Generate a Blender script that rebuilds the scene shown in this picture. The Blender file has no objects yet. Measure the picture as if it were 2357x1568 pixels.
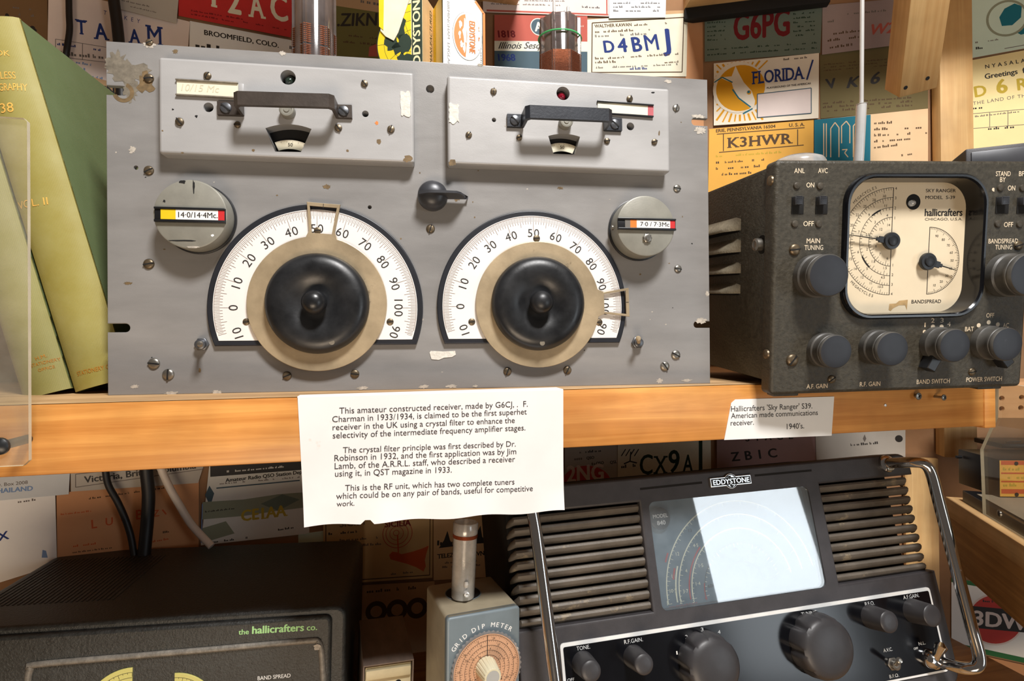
import bpy, bmesh, math, random
from mathutils import Vector, Matrix
from mathutils.geometry import tessellate_polygon
PI = math.pi
R = math.radians
S = bpy.context.scene
COL = S.collection
# ---------------------------------------------------------------- camera, world, lights, exposure
FPX = 1280.0
W0, H0 = 2357.0, 1568.0
CAM = Vector((0.24011, -0.45740, 0.03699))
def cam_matrix(yaw, pitch, roll):
    return (Matrix.Rotation(yaw, 3, 'Z') @ Matrix.Rotation(pitch, 3, 'X')
            @ Matrix(((1, 0, 0), (0, 0, -1), (0, 1, 0))) @ Matrix.Rotation(roll, 3, 'Z'))
CR = cam_matrix(-0.145507, 0.0043033, -0.0083896)
cd = bpy.data.cameras.new('camera')
cam = bpy.data.objects.new('camera', cd)
COL.objects.link(cam)
cam.matrix_world = Matrix.Translation(CAM) @ CR.to_4x4()
cd.sensor_width = 36.0
cd.lens = 36.0 * FPX / W0
cd.clip_start = 0.01
cd.clip_end = 50
S.camera = cam
S.view_settings.view_transform = 'Standard'
S.view_settings.look = 'None'
S.view_settings.gamma = 1.0
S.view_settings.use_curve_mapping = False
S.view_settings.exposure = 0.0
S.cycles.use_denoising = True
S.cycles.max_bounces = 8
S.cycles.transparent_max_bounces = 16
S.cycles.sample_clamp_indirect = 4.0

world = bpy.data.worlds.new('room_air')
S.world = world
world.use_nodes = True
wb = world.node_tree.nodes['Background']
wb.inputs['Color'].default_value = (1.0, 0.83, 0.70, 1)
wb.inputs['Strength'].default_value = 0.10

def area(name, loc, target, sx, sy, power, col):
    l = bpy.data.lights.new(name, 'AREA')
    l.shape = 'RECTANGLE'; l.size = sx; l.size_y = sy
    l.energy = power; l.color = col
    o = bpy.data.objects.new(name, l)
    COL.objects.link(o)
    o.location = loc
    o.rotation_euler = (Vector(target) - Vector(loc)).to_track_quat('-Z', 'Y').to_euler()
    return o
area('ceiling_lamp', (0.48, -0.78, 1.08), (0.28, 0.0, 0.05), 0.26, 0.20, 27.0, (1.0, 0.975, 0.955))
area('daylight_window', (1.815, -1.67, -0.10), (0.53, 0.02, -0.15), 0.43, 0.86, 5.5, (0.86, 0.94, 1.0))
area('floor_bounce_fill', (0.05, -1.20, -0.72), (0.25, 0.1, -0.10), 0.60, 0.40, 9.0, (1.0, 0.79, 0.58))  # added fill in place of warm bounce from an unbuilt wooden floor

# ---------------------------------------------------------------- geometry on true planes
class Frame:
    """A plane in the room: origin o, right r, up u, out n (towards the viewer)."""
    def __init__(s, o, yaw=0.0, tilt=0.0, roll=0.0):
        s.o = Vector(o)
        s.m3 = cam_matrix(R(yaw), R(tilt), R(roll))
        s.r, s.u, s.n = (s.m3.col[i].copy() for i in range(3))
        s.M = Matrix.Translation(s.o) @ s.m3.to_4x4()
        s.inv = s.M.inverted()
    def pt(s, x, y, w=0.0):
        d = CR @ Vector(((x - W0 / 2) / FPX, -(y - H0 / 2) / FPX, -1.0))
        t = (s.o + s.n * w - CAM).dot(s.n) / d.dot(s.n)
        return CAM + d * t
    def uv(s, x, y, w=0.0):
        p = s.inv @ s.pt(x, y, w)
        return (p.x, p.y)
    def size(s, x, y, px, w=0.0):          # length on the plane of px pixels measured downwards at a place
        a = s.uv(x, y - px / 2, w); b = s.uv(x, y + px / 2, w)
        return math.hypot(a[0] - b[0], a[1] - b[1])
    def world(s, u, v, w=0.0):
        return s.M @ Vector((u, v, w))
def sub_frame(f, u, v, w=0.0, roll=0.0):
    g = Frame((0, 0, 0))
    g.M = f.M @ Matrix.Translation((u, v, w)) @ Matrix.Rotation(roll, 4, 'Z')
    g.m3 = g.M.to_3x3(); g.o = g.M.translation.copy()
    g.r, g.u, g.n = (g.m3.col[i].copy() for i in range(3))
    g.inv = g.M.inverted()
    return g

# ---------------------------------------------------------------- text outlines
_tc = {}
def glyphs(txt, bold=0.0, shear=0.0, space=1.0):
    k = (txt, bold, shear, space)
    if k not in _tc:
        c = bpy.data.curves.new('lettering_outline', 'FONT')
        c.body = txt; c.size = 1.0; c.shear = shear
        c.space_character = space; c.resolution_u = 3; c.fill_mode = 'FRONT'
        o = bpy.data.objects.new('lettering_outline', c)
        COL.objects.link(o)
        me = bpy.data.meshes.new_from_object(o.evaluated_get(bpy.context.evaluated_depsgraph_get()))
        v = [(p.co.x, p.co.y) for p in me.vertices]
        f = [tuple(p.vertices) for p in me.polygons]
        bpy.data.objects.remove(o); bpy.data.curves.remove(c); bpy.data.meshes.remove(me)
        if bold > 0 and v:                               # heavier strokes: the outline laid over itself, slightly shifted
            v0, f0 = v, f; v = []; f = []
            for k_, (dx, dy) in enumerate(((bold, 0), (-bold, 0), (0, bold * .6), (0, -bold * .6), (0, 0))):
                n0 = len(v); v += [(p[0] + dx, p[1] + dy, k_ * 6e-6) for p in v0]; f += [tuple(i + n0 for i in q) for q in f0]
        _tc[k] = (v, f)
    return _tc[k]
CAP = max(p[1] for p in glyphs('H')[0])
SERIF = {'T': ((.5,), (.08, .92)), 'A': ((.06, .94), ()), 'M': ((.08, .92), (.08, .92)), 'K': ((.12, .86), (.12, .82)),
         'H': ((.13, .87), (.13, .87)), 'W': ((), (.08, .5, .92)), 'R': ((.13, .9), (.1,)), 'F': ((.14,), (.1,)),
         'L': ((.14,), (.14,)), 'I': ((.5,), (.5,)), 'D': ((.1,), (.1,)), 'X': ((.1, .9), (.1, .9)), '1': ((.6,), ()),
         'C': ((), ()), 'Y': ((.5,), (.06, .94)), 'P': ((.14,), (.1,)), 'J': ((), (.6,)), 'N': ((.13,), (.13, .87))}

# ---------------------------------------------------------------- mesh builder
class MB:
    def __init__(s):
        s.v = []; s.f = []; s.mi = []; s.mats = []
    def m(s, mat):
        if mat not in s.mats: s.mats.append(mat)
        return s.mats.index(mat)
    def add(s, vs, fs, mat, M=None):
        b = len(s.v); k = s.m(mat)
        if M is not None: vs = [M @ Vector(p) for p in vs]
        s.v += [tuple(p) for p in vs]
        s.f += [tuple(b + i for i in q) for q in fs]
        s.mi += [k] * len(fs)
        return s
    def bm(s, b, mat, M=None):
        b.verts.ensure_lookup_table(); b.verts.index_update()
        s.add([v.co.copy() for v in b.verts], [[v.index for v in f.verts] for f in b.faces], mat, M)
        b.free(); return s
    def box(s, x0, x1, y0, y1, z0, z1, mat, r=0.0, seg=2, M=None):
        b = bmesh.new()
        bmesh.ops.create_cube(b, size=1.0)
        for v in b.verts:
            v.co = Vector(((x0 + x1) / 2 + v.co.x * (x1 - x0), (y0 + y1) / 2 + v.co.y * (y1 - y0), (z0 + z1) / 2 + v.co.z * (z1 - z0)))
        if r > 0:
            r = min(r, abs(x1 - x0) * .45, abs(y1 - y0) * .45, abs(z1 - z0) * .45)
            bmesh.ops.bevel(b, geom=list(b.edges), offset=r, segments=seg, profile=0.5, affect='EDGES')
        return s.bm(b, mat, M)
    def prism(s, out, z0, z1, mat, holes=(), bev=0.0, M=None, side=None, seg=3):
        """extrude a 2-D outline from z0 to z1 (z1 faces the viewer); bev rounds the front rim"""
        a = sum(out[i][0] * out[(i + 1) % len(out)][1] - out[(i + 1) % len(out)][0] * out[i][1] for i in range(len(out)))
        if a < 0: out = out[::-1]
        n = len(out)
        def off(d):
            q = []
            for i in range(n):
                p0, p1, p2 = out[i - 1], out[i], out[(i + 1) % n]
                e1 = Vector((p1[0] - p0[0], p1[1] - p0[1])); e2 = Vector((p2[0] - p1[0], p2[1] - p1[1]))
                if e1.length < 1e-9: e1 = e2
                if e2.length < 1e-9: e2 = e1
                e1.normalize(); e2.normalize()
                n1 = Vector((-e1.y, e1.x)); n2 = Vector((-e2.y, e2.x)); h = n1 + n2
                if h.length < 1e-6: h = n1
                h.normalize(); c = max(.4, h.dot(n1))
                q.append((p1[0] + h.x * d / c, p1[1] + h.y * d / c))
            return q
        rings = [(out, z0)]
        if bev > 0:
            for k in range(seg + 1):
                t = k / seg * PI / 2
                rings.append((off(bev * (1 - math.cos(t))), z1 - bev + bev * math.sin(t)))
        else:
            rings.append((out, z1))
        vs = [(p[0], p[1], z) for q, z in rings for p in q]
        fs = []
        for k in range(len(rings) - 1):
            for i in range(n):
                j = (i + 1) % n
                fs.append((k * n + i, k * n + j, (k + 1) * n + j, (k + 1) * n + i))
        s.add(vs, fs, side or mat, M)
        hs = [h if sum(h[i][0] * h[(i + 1) % len(h)][1] - h[(i + 1) % len(h)][0] * h[i][1] for i in range(len(h))) < 0 else h[::-1] for h in holes]
        for q, z, fl in ((rings[-1][0], z1, False), (rings[0][0], z0, True)):
            loops = [[Vector((p[0], p[1], 0)) for p in q]] + [[Vector((p[0], p[1], 0)) for p in h] for h in hs]
            flat = [p for l in loops for p in l]
            tr = tessellate_polygon(loops)
            s.add([(p.x, p.y, z) for p in flat], [(t[::-1] if fl else t) for t in tr], mat, M)
        for h in hs:
            k = len(h)
            s.add([(p[0], p[1], z0) for p in h] + [(p[0], p[1], z1) for p in h],
                  [(i, (i + 1) % k, k + (i + 1) % k, k + i) for i in range(k)], side or mat, M)
        return s
    def lathe(s, prof, mat, cx=0, cy=0, n=40, M=None, mod=None):
        vs = []; fs = []
        for r, z in prof:
            for i in range(n):
                t = 2 * PI * i / n
                q = r if mod is None else mod(r, z, t)
                vs.append((cx + q * math.cos(t), cy + q * math.sin(t), z))
        for k in range(len(prof) - 1):
            for i in range(n):
                j = (i + 1) % n
                fs.append((k * n + i, k * n + j, (k + 1) * n + j, (k + 1) * n + i))
        if prof[0][0] > 1e-7: fs.append(tuple(range(n))[::-1])
        if prof[-1][0] > 1e-7: fs.append(tuple((len(prof) - 1) * n + i for i in range(n)))
        return s.add(vs, fs, mat, M)
    def tube(s, pts, r, mat, n=10, M=None, closed=False, flat=1.0):
        pts = [Vector(p) for p in pts]; k = len(pts)
        vs = []; fs = []; up = None
        for i, p in enumerate(pts):
            a = pts[i - 1] if (i > 0 or closed) else p
            b = pts[(i + 1) % k] if (i < k - 1 or closed) else p
            t = (b - a).normalized()
            if up is None:
                up = Vector((0, 0, 1)) if abs(t.z) < .9 else Vector((1, 0, 0))
            x = t.cross(up); x.normalize(); y = x.cross(t); up = y
            rr = r[i] if isinstance(r, (list, tuple)) else r
            for j in range(n):
                q = 2 * PI * j / n
                vs.append(p + x * math.cos(q) * rr + y * math.sin(q) * rr * flat)
        for i in range(k if closed else k - 1):
            for j in range(n):
                a, b = i * n, ((i + 1) % k) * n
                fs.append((a + j, a + (j + 1) % n, b + (j + 1) % n, b + j))
        if not closed:
            fs.append(tuple(range(n))[::-1]); fs.append(tuple((k - 1) * n + j for j in range(n)))
        return s.add(vs, fs, mat, M)
    def poly(s, pts, z, mat, M=None):
        p = [Vector((q[0], q[1], 0)) for q in pts]
        return s.add([(q.x, q.y, z) for q in p], tessellate_polygon([p]), mat, M)
    def disc(s, cx, cy, r, z, mat, n=28, r0=0.0, M=None, a0=0.0, a1=2 * PI, ry=1.0):
        full = abs(a1 - a0 - 2 * PI) < 1e-6
        k = n if full else n + 1
        vs = [(cx + r * math.cos(a0 + (a1 - a0) * i / n), cy + r * ry * math.sin(a0 + (a1 - a0) * i / n), z) for i in range(k)]
        if r0 <= 0:
            if full: return s.add(vs, [tuple(range(k))], mat, M)
            return s.add(vs + [(cx, cy, z)], [(i, i + 1, k) for i in range(n)], mat, M)
        vs += [(cx + r0 * math.cos(a0 + (a1 - a0) * i / n), cy + r0 * ry * math.sin(a0 + (a1 - a0) * i / n), z) for i in range(k)]
        return s.add(vs, [(i, (i + 1) % k, k + (i + 1) % k, k + i) for i in range(n)], mat, M)
    def rect(s, x0, x1, y0, y1, z, mat, M=None):
        return s.add([(x0, y0, z), (x1, y0, z), (x1, y1, z), (x0, y1, z)], [(0, 1, 2, 3)], mat, M)
    def line(s, p, q, wd, z, mat, M=None):
        p = Vector((p[0], p[1])); q = Vector((q[0], q[1])); d = q - p
        if d.length < 1e-9: return s
        nn = Vector((-d.y, d.x)).normalized() * wd / 2
        return s.add([(*(p + nn), z), (*(p - nn), z), (*(q - nn), z), (*(q + nn), z)], [(0, 1, 2, 3)], mat, M)
    def blob(s, cx, cy, rx, ry, z, mat, seed=1, n=22, rough=.3, M=None):
        g = random.Random(seed); ps = []
        for i in range(n):
            t = 2 * PI * i / n; k = 1 + g.uniform(-rough, rough)
            ps.append((cx + rx * k * math.cos(t), cy + ry * k * math.sin(t)))
        return s.poly(ps, z, mat, M)
    def text(s, txt, x, y, z, h, mat, align='c', rot=0.0, width=None, bold=0.0, shear=0.0, space=1.0, M=None, serif=False, fn=None):
        """flat lettering of capital height h, baseline left/centre/right at x, y"""
        v, f = glyphs(txt, bold, shear, space)
        if not v: return s
        v = list(v); f = list(f)
        x0 = min(p[0] for p in v); x1 = max(p[0] for p in v)
        if serif:
            cx = 0.0
            base = glyphs('H', bold)[0]
            for i, ch in enumerate(txt):
                g = glyphs(txt[:i + 1], bold, 0.0, space)[0]
                own = glyphs(ch, bold)[0]
                if not own: continue
                r = max(p[0] for p in g); wch = max(p[0] for p in own) - min(p[0] for p in own); l = r - wch
                bots, tops = SERIF.get(ch, ((), ()))
                for fr, yy in [(q, -bold) for q in bots] + [(q, CAP + bold - .07) for q in tops]:
                    c = l + wch * fr; b = len(v)
                    v += [(c - .13, yy, 4e-5), (c + .13, yy, 4e-5), (c + .13, yy + .07, 4e-5), (c - .13, yy + .07, 4e-5)]
                    f.append((b, b + 1, b + 2, b + 3))
            x0 = min(p[0] for p in v); x1 = max(p[0] for p in v)
        k = h / CAP
        kx = k if width is None else width / (x1 - x0)
        ox = {'c': (x0 + x1) / 2, 'l': x0, 'r': x1}[align]
        c, sn = math.cos(rot), math.sin(rot)
        out = []
        for p in v:
            a = (p[0] - ox) * kx; b = p[1] * k
            q = (x + a * c - b * sn, y + a * sn + b * c)
            out.append((q[0], q[1], z + (p[2] if len(p) > 2 else 0.0) + (fn(q[0], q[1]) if fn else 0.0)))
        return s.add(out, f, mat, M)
    def text_to(s, txt, p, q, z, mat, M=None, squash=1.0, fn=None, **kw):
        """lettering whose baseline runs from p to q"""
        v, _ = glyphs(txt, kw.get('bold', 0.0), kw.get('shear', 0.0), kw.get('space', 1.0))
        w = math.hypot(q[0] - p[0], q[1] - p[1])
        x0 = min(a[0] for a in v); x1 = max(a[0] for a in v)
        return s.text(txt, p[0], p[1], z, CAP * w / (x1 - x0) * squash, mat, 'l', math.atan2(q[1] - p[1], q[0] - p[0]), width=w, M=M, fn=fn, **kw)
    def arc_text(s, txt, cx, cy, r, a_mid, h, z, mat, step=None, M=None, bold=0.0, inward=False):
        n = len(txt)
        step = step or h * 1.0 / r
        for i, ch in enumerate(txt):
            if ch == ' ': continue
            d = (i - (n - 1) / 2) * step
            a = a_mid + d if inward else a_mid - d
            s.text(ch, cx + r * math.cos(a), cy + r * math.sin(a), z, h, mat, 'c', a + PI / 2 if inward else a - PI / 2, M=M, bold=bold)
        return s
    def scribble(s, x0, x1, y, h, z, mat, seed=0, M=None, rot=0.0, fill=.75):
        """a line of print too small to read in the photograph: short worn marks"""
        g = random.Random(seed); x = x0
        while x < x1 - h * .4:
            wd = min(g.uniform(.5, 2.6) * h, x1 - x)
            if g.random() < fill:
                yy = y + (x - x0) * math.tan(rot)
                k = max(2, int(wd / (h * .55)))
                for i in range(k):
                    a = x + wd * i / k
                    hh = h * g.choice((.55, .6, .95))
                    s.rect(a, a + wd / k * .72, yy, yy + hh, z, mat, M)
            x += wd + h * .5
        return s
    def build(s, name, parent=None, smooth=38, M=None):
        me = bpy.data.meshes.new(name)
        me.from_pydata(s.v, [], s.f)
        for mt in s.mats: me.materials.append(mt)
        me.polygons.foreach_set('material_index', s.mi)
        bx = bmesh.new(); bx.from_mesh(me); bmesh.ops.recalc_face_normals(bx, faces=bx.faces); bx.to_mesh(me); bx.free()
        if smooth:
            me.polygons.foreach_set('use_smooth', [True] * len(s.f))
            me.update()
            try: me.set_sharp_from_angle(angle=R(smooth))
            except Exception: pass
        me.update()
        o = bpy.data.objects.new(name, me)
        COL.objects.link(o)
        if parent is not None: o.parent = parent
        if M is not None: o.matrix_local = M
        return o

def tag(o, label=None, cat=None, group=None, kind=None):
    if label: o['label'] = label
    if cat: o['category'] = cat
    if group: o['group'] = group
    if kind: o['kind'] = kind
    return o
def thing(name, frame, label, cat, group=None):
    o = bpy.data.objects.new(name, None)
    COL.objects.link(o)
    o.empty_display_size = 0.02
    o.matrix_world = frame.M
    return tag(o, label, cat, group)
def rrect(x0, x1, y0, y1, r, n=6):
    ps = []
    for cx, cy, a in ((x1 - r, y1 - r, 0), (x0 + r, y1 - r, 90), (x0 + r, y0 + r, 180), (x1 - r, y0 + r, 270)):
        for i in range(n + 1):
            t = R(a + 90 * i / n); ps.append((cx + r * math.cos(t), cy + r * math.sin(t)))
    return ps
def circ(cx, cy, r, n=28, ry=1.0):
    return [(cx + r * math.cos(2 * PI * i / n), cy + r * ry * math.sin(2 * PI * i / n)) for i in range(n)]
def spline(pts, n=8):
    pts = [Vector(p) for p in pts]; out = []
    for i in range(len(pts) - 1):
        p0 = pts[max(i - 1, 0)]; p1 = pts[i]; p2 = pts[i + 1]; p3 = pts[min(i + 2, len(pts) - 1)]
        for k in range(n):
            t = k / n
            out.append(.5 * ((2 * p1) + (p2 - p0) * t + (2 * p0 - 5 * p1 + 4 * p2 - p3) * t * t + (3 * p1 - p0 - 3 * p2 + p3) * t ** 3))
    out.append(pts[-1]); return out

# ---------------------------------------------------------------- materials
def lin(r, g, b):
    f = lambda c: (c / 255 / 12.92) if c / 255 <= .04045 else ((c / 255 + .055) / 1.055) ** 2.4
    return (f(r), f(g), f(b), 1)
def _new(name):
    m = bpy.data.materials.new(name); m.use_nodes = True
    nt = m.node_tree; return m, nt, nt.nodes, nt.links, nt.nodes['Principled BSDF']
def _noise(N, L, src, scale, detail=5, rough=.6):
    t = N.new('ShaderNodeTexNoise'); t.inputs['Scale'].default_value = scale
    t.inputs['Detail'].default_value = detail; t.inputs['Roughness'].default_value = rough
    L.new(src, t.inputs['Vector']); return t
def _ramp(N, L, src, stops):
    r = N.new('ShaderNodeValToRGB'); e = r.color_ramp.elements
    while len(e) < len(stops): e.new(.5)
    for k, (p, c) in enumerate(stops): e[k].position = p; e[k].color = c if len(c) == 4 else (*c, 1)
    L.new(src, r.inputs['Fac']); return r
def pm(name, rgb, rough=.5, metal=0.0, var=.12, vs=40, stretch=None, bump=0.0, bs=600, spec=.5, speck=None, rvar=0.0, alpha=None):
    m, nt, N, L, P = _new(name)
    tc = N.new('ShaderNodeTexCoord'); src = tc.outputs['Object']
    if stretch:
        mp = N.new('ShaderNodeMapping'); mp.inputs['Scale'].default_value = stretch
        L.new(src, mp.inputs['Vector']); vsrc = mp.outputs['Vector']
    else: vsrc = src
    c = lin(*rgb)
    t = _noise(N, L, vsrc, vs)
    lo = tuple(x * (1 - var) for x in c[:3]); hi = tuple(min(1, x * (1 + var)) for x in c[:3])
    r = _ramp(N, L, t.outputs['Fac'], [(.3, lo), (.7, hi)])
    out = r.outputs['Color']
    if speck:
        scol, sscale, thr = speck
        t2 = _noise(N, L, src, sscale, 6, .7)
        r2 = _ramp(N, L, t2.outputs['Fac'], [(thr, (0, 0, 0)), (min(1, thr + .05), (1, 1, 1))])
        mx = N.new('ShaderNodeMix'); mx.data_type = 'RGBA'
        L.new(r2.outputs['Color'], mx.inputs['Factor']); L.new(out, mx.inputs['A']); mx.inputs['B'].default_value = lin(*scol)
        out = mx.outputs['Result']
    L.new(out, P.inputs['Base Color'])
    P.inputs['Roughness'].default_value = rough; P.inputs['Metallic'].default_value = metal
    P.inputs['Specular IOR Level'].default_value = spec
    if rvar:
        r3 = _ramp(N, L, t.outputs['Fac'], [(.3, (rough - rvar,) * 3), (.7, (rough + rvar,) * 3)])
        L.new(r3.outputs['Color'], P.inputs['Roughness'])
    if bump:
        t3 = _noise(N, L, src, bs, 4)
        b = N.new('ShaderNodeBump'); b.inputs['Strength'].default_value = bump; b.inputs['Distance'].default_value = .001
        L.new(t3.outputs['Fac'], b.inputs['Height']); L.new(b.outputs['Normal'], P.inputs['Normal'])
    return m
def wood(name, light, dark, axis='x', scale=1.0, rough=.5, knots=True):
    m, nt, N, L, P = _new(name)
    tc = N.new('ShaderNodeTexCoord'); mp = N.new('ShaderNodeMapping')
    sc = {'x': (2.2, 60, 60), 'y': (60, 2.2, 60), 'z': (60, 60, 2.2)}[axis]
    mp.inputs['Scale'].default_value = tuple(q * scale for q in sc)
    L.new(tc.outputs['Object'], mp.inputs['Vector'])
    t = _noise(N, L, mp.outputs['Vector'], 1.6, 8, .62); t.inputs['Distortion'].default_value = .9
    mid = tuple((a + b) / 2 for a, b in zip(lin(*light), lin(*dark)))
    r = _ramp(N, L, t.outputs['Fac'], [(.28, lin(*dark)), (.5, mid), (.66, lin(*light))])
    t2 = _noise(N, L, tc.outputs['Object'], 14, 3)
    r2 = _ramp(N, L, t2.outputs['Fac'], [(.3, (.8, .8, .8)), (.7, (1.12, 1.12, 1.12))])
    mx = N.new('ShaderNodeMix'); mx.data_type = 'RGBA'; mx.blend_type = 'MULTIPLY'; mx.inputs['Factor'].default_value = 1
    L.new(r.outputs['Color'], mx.inputs['A']); L.new(r2.outputs['Color'], mx.inputs['B'])
    L.new(mx.outputs['Result'], P.inputs['Base Color'])
    P.inputs['Roughness'].default_value = rough
    b = N.new('ShaderNodeBump'); b.inputs['Strength'].default_value = .15; b.inputs['Distance'].default_value = .001
    L.new(t.outputs['Fac'], b.inputs['Height']); L.new(b.outputs['Normal'], P.inputs['Normal'])
    return m
def clear(name, tint=(1, 1, 1), gloss=.06, rough=.03, haze=0.0, hazecol=(.8, .8, .75)):
    m, nt, N, L, P = _new(name)
    out = [n for n in N if n.type == 'OUTPUT_MATERIAL'][0]
    tr = N.new('ShaderNodeBsdfTransparent'); tr.inputs['Color'].default_value = (*tint, 1)
    gl = N.new('ShaderNodeBsdfGlossy'); gl.inputs['Roughness'].default_value = rough
    lw = N.new('ShaderNodeLayerWeight'); lw.inputs['Blend'].default_value = .5      # Schlick: the same from both sides of a pane
    pw = N.new('ShaderNodeMath'); pw.operation = 'POWER'; pw.inputs[1].default_value = 5.0
    mx = N.new('ShaderNodeMixShader')
    ad = N.new('ShaderNodeMath'); ad.operation = 'MULTIPLY_ADD'; ad.use_clamp = True
    ad.inputs[1].default_value = .95; ad.inputs[2].default_value = .04 + gloss
    L.new(lw.outputs['Facing'], pw.inputs[0]); L.new(pw.outputs[0], ad.inputs[0]); L.new(ad.outputs[0], mx.inputs['Fac'])
    base = tr.outputs['BSDF']
    if haze:
        df = N.new('ShaderNodeBsdfDiffuse'); df.inputs['Color'].default_value = (*hazecol, 1)
        t = _noise(N, L, N.new('ShaderNodeTexCoord').outputs['Object'], 22, 6)
        r = _ramp(N, L, t.outputs['Fac'], [(.3, (haze * .4,) * 3), (.75, (haze * 1.5,) * 3)])
        m2 = N.new('ShaderNodeMixShader'); L.new(r.outputs['Color'], m2.inputs['Fac'])
        L.new(base, m2.inputs[1]); L.new(df.outputs['BSDF'], m2.inputs[2]); base = m2.outputs['Shader']
    L.new(base, mx.inputs[1]); L.new(gl.outputs['BSDF'], mx.inputs[2])
    L.new(mx.outputs['Shader'], out.inputs['Surface'])
    N.remove(P)
    return m

K = {}
K['panel'] = pm('grey_enamel', (136, 134, 132), .38, .08, .13, 9, (1.0, 3.5, 1), .06, 900, .4, ((92, 84, 74), 55, .72), .08)
K['cover'] = pm('pale_grey_enamel', (168, 167, 166), .36, .08, .10, 8, (1.0, 3.0, 1), .05, 900, .4, ((110, 96, 78), 70, .74), .08)
K['bare'] = pm('bare_worn_metal', (128, 120, 106), .5, .3, .35, 160)
K['rust'] = pm('old_brown_stain', (108, 88, 58), .7, 0, .4, 220)
K['chip'] = pm('chipped_pale_primer', (176, 168, 156), .7, 0, .3, 300)
K['black'] = pm('black_enamel', (24, 25, 28), .35, 0, .25, 60)
K['bakelite'] = pm('black_bakelite', (27, 28, 30), .36, 0, .35, 45, None, .04, 500, .5, None, .1)
K['charcoal'] = pm('charcoal_paint', (62, 63, 67), .38, .2, .12, 60)
K['knobgrey'] = pm('grey_green_enamel', (138, 136, 126), .42, .15, .12, 60, None, .05, 700, .4, ((88, 82, 70), 130, .7))
K['hole'] = pm('dark_hole', (10, 9, 8), .8, 0, .2, 80)
K['dial'] = pm('white_dial_card', (232, 228, 224), .42, 0, .04, 30, None, 0, 1, .4, ((206, 180, 150), 14, .66))
K['ink'] = pm('black_print', (34, 30, 28), .6, 0, .1, 90)
K['tick'] = pm('brown_scale_line', (120, 96, 86), .6, 0, .1, 90)
K['brass'] = pm('aged_brass', (168, 150, 121), .42, .25, .22, 30, None, .08, 500, .5, ((132, 116, 92), 45, .64), .08)
K['steel'] = pm('dull_steel', (150, 146, 138), .36, .85, .2, 120)
K['oldscrew'] = pm('tarnished_screw', (112, 98, 78), .4, .7, .35, 200)
K['chrome'] = pm('chrome', (205, 205, 205), .12, 1, .03, 40)
K['copper'] = pm('enamelled_copper', (176, 98, 66), .3, .75, .25, 900)
K['cream'] = pm('cream_slip', (226, 220, 196), .5, 0, .06, 40)
K['white'] = pm('white_paper_label', (236, 235, 232), .55, 0, .03, 30)
K['paper'] = pm('typed_paper', (232, 228, 226), .7, 0, .05, 12, None, .03, 300, .2, ((206, 190, 176), 9, .70))
K['scrap'] = pm('torn_white_tape', (212, 208, 198), .8, 0, .15, 260, None, .5, 500)
K['yellow'] = pm('yellow_tape', (222, 190, 20), .5, 0, .06, 60)
K['red'] = pm('red_tape', (196, 40, 42), .5, 0, .06, 60)
K['orange'] = pm('orange_tape', (226, 120, 44), .5, 0, .06, 60)
K['greytape'] = pm('grey_tape', (104, 100, 94), .5, 0, .06, 60)
K['pine'] = wood('varnished_pine', (224, 160, 86), (186, 116, 50), 'x', 1.0, .38)
K['pinepale'] = wood('raw_pine_top', (214, 178, 132), (164, 126, 84), 'x', 1.0, .6)
K['timber'] = wood('raw_timber', (226, 190, 132), (196, 150, 92), 'y', .7, .6)
K['timberdark'] = wood('brown_timber', (196, 148, 88), (140, 98, 52), 'x', .8, .55)
K['board'] = pm('brown_wallboard', (150, 112, 78), .8, 0, .18, 14, None, .1, 300)
K['cloth'] = None
K['crinkle'] = pm('olive_grey_crinkle', (66, 62, 53), .46, .1, .30, 260, None, .55, 420, .4, ((104, 92, 72), 12, .72), .06)
K['blackcrinkle'] = pm('black_crinkle', (50, 52, 51), .42, .1, .35, 200, None, .6, 480, .45, ((96, 74, 58), 34, .74), .06)
K['eddy'] = pm('dark_grey_ripple', (62, 60, 62), .50, .05, .15, 60, None, .10, 800, .4)
K['eddyblack'] = pm('gloss_black_plate', (12, 13, 17), .16, 0, .2, 50)
K['ridge'] = pm('worn_ridge', (120, 116, 108), .5, .2, .35, 160, None, .4, 480)
K['lettercream'] = pm('cream_lettering', (226, 208, 180), .6, 0, .08, 90)
K['letterwhite'] = pm('white_lettering', (225, 226, 224), .6, 0, .05, 90)
K['lettergreen'] = pm('mint_lettering', (168, 222, 150), .6, 0, .06, 90)
K['clear'] = clear('clear_acrylic', (.97, .97, .93), .02, .02, .10, (.80, .74, .60))
K['clearedge'] = pm('acrylic_cut_edge', (225, 214, 186), .3, 0, .1, 60)
K['glass'] = clear('instrument_glass', (.96, .97, .96), .0, .01)
K['dustyglass'] = clear('dusty_dial_glass', (.95, .96, .97), .10, .02, .10, (.66, .78, .86))
K['plastic'] = clear('clear_coil_plastic', (.80, .76, .74), .14, .12, .20, (.72, .68, .66))
K['frost'] = clear('frosted_plastic', (.84, .82, .78), .08, .2, .30, (.78, .76, .72))
K['cream2'] = pm('aged_cream_dial', (222, 206, 176), .5, 0, .06, 26, None, 0, 1, .4, ((196, 164, 124), 9, .70))
K['rustcard'] = pm('stained_card', (186, 154, 106), .8, 0, .2, 150)
K['oldrivet'] = pm('painted_rivet', (74, 68, 58), .45, .2, .25, 150, None, .3, 500)
K['knobcap'] = pm('blue_black_knob_face', (40, 42, 47), .46, 0, .12, 60, None, 0, 1, .5, ((62, 64, 68), 120, .66))
K['steelbright'] = pm('bright_steel', (226, 225, 222), .26, .45, .05, 80)
K['slat'] = pm('dusty_dark_slat', (98, 91, 82), .5, .05, .25, 40, None, .15, 500, .4, ((136, 124, 104), 26, .60))
K['badge'] = pm('silver_badge', (210, 212, 212), .25, .8, .06, 90)
K['slateblue'] = pm('slate_dial', (84, 106, 120), .5, 0, .08, 14)
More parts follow.
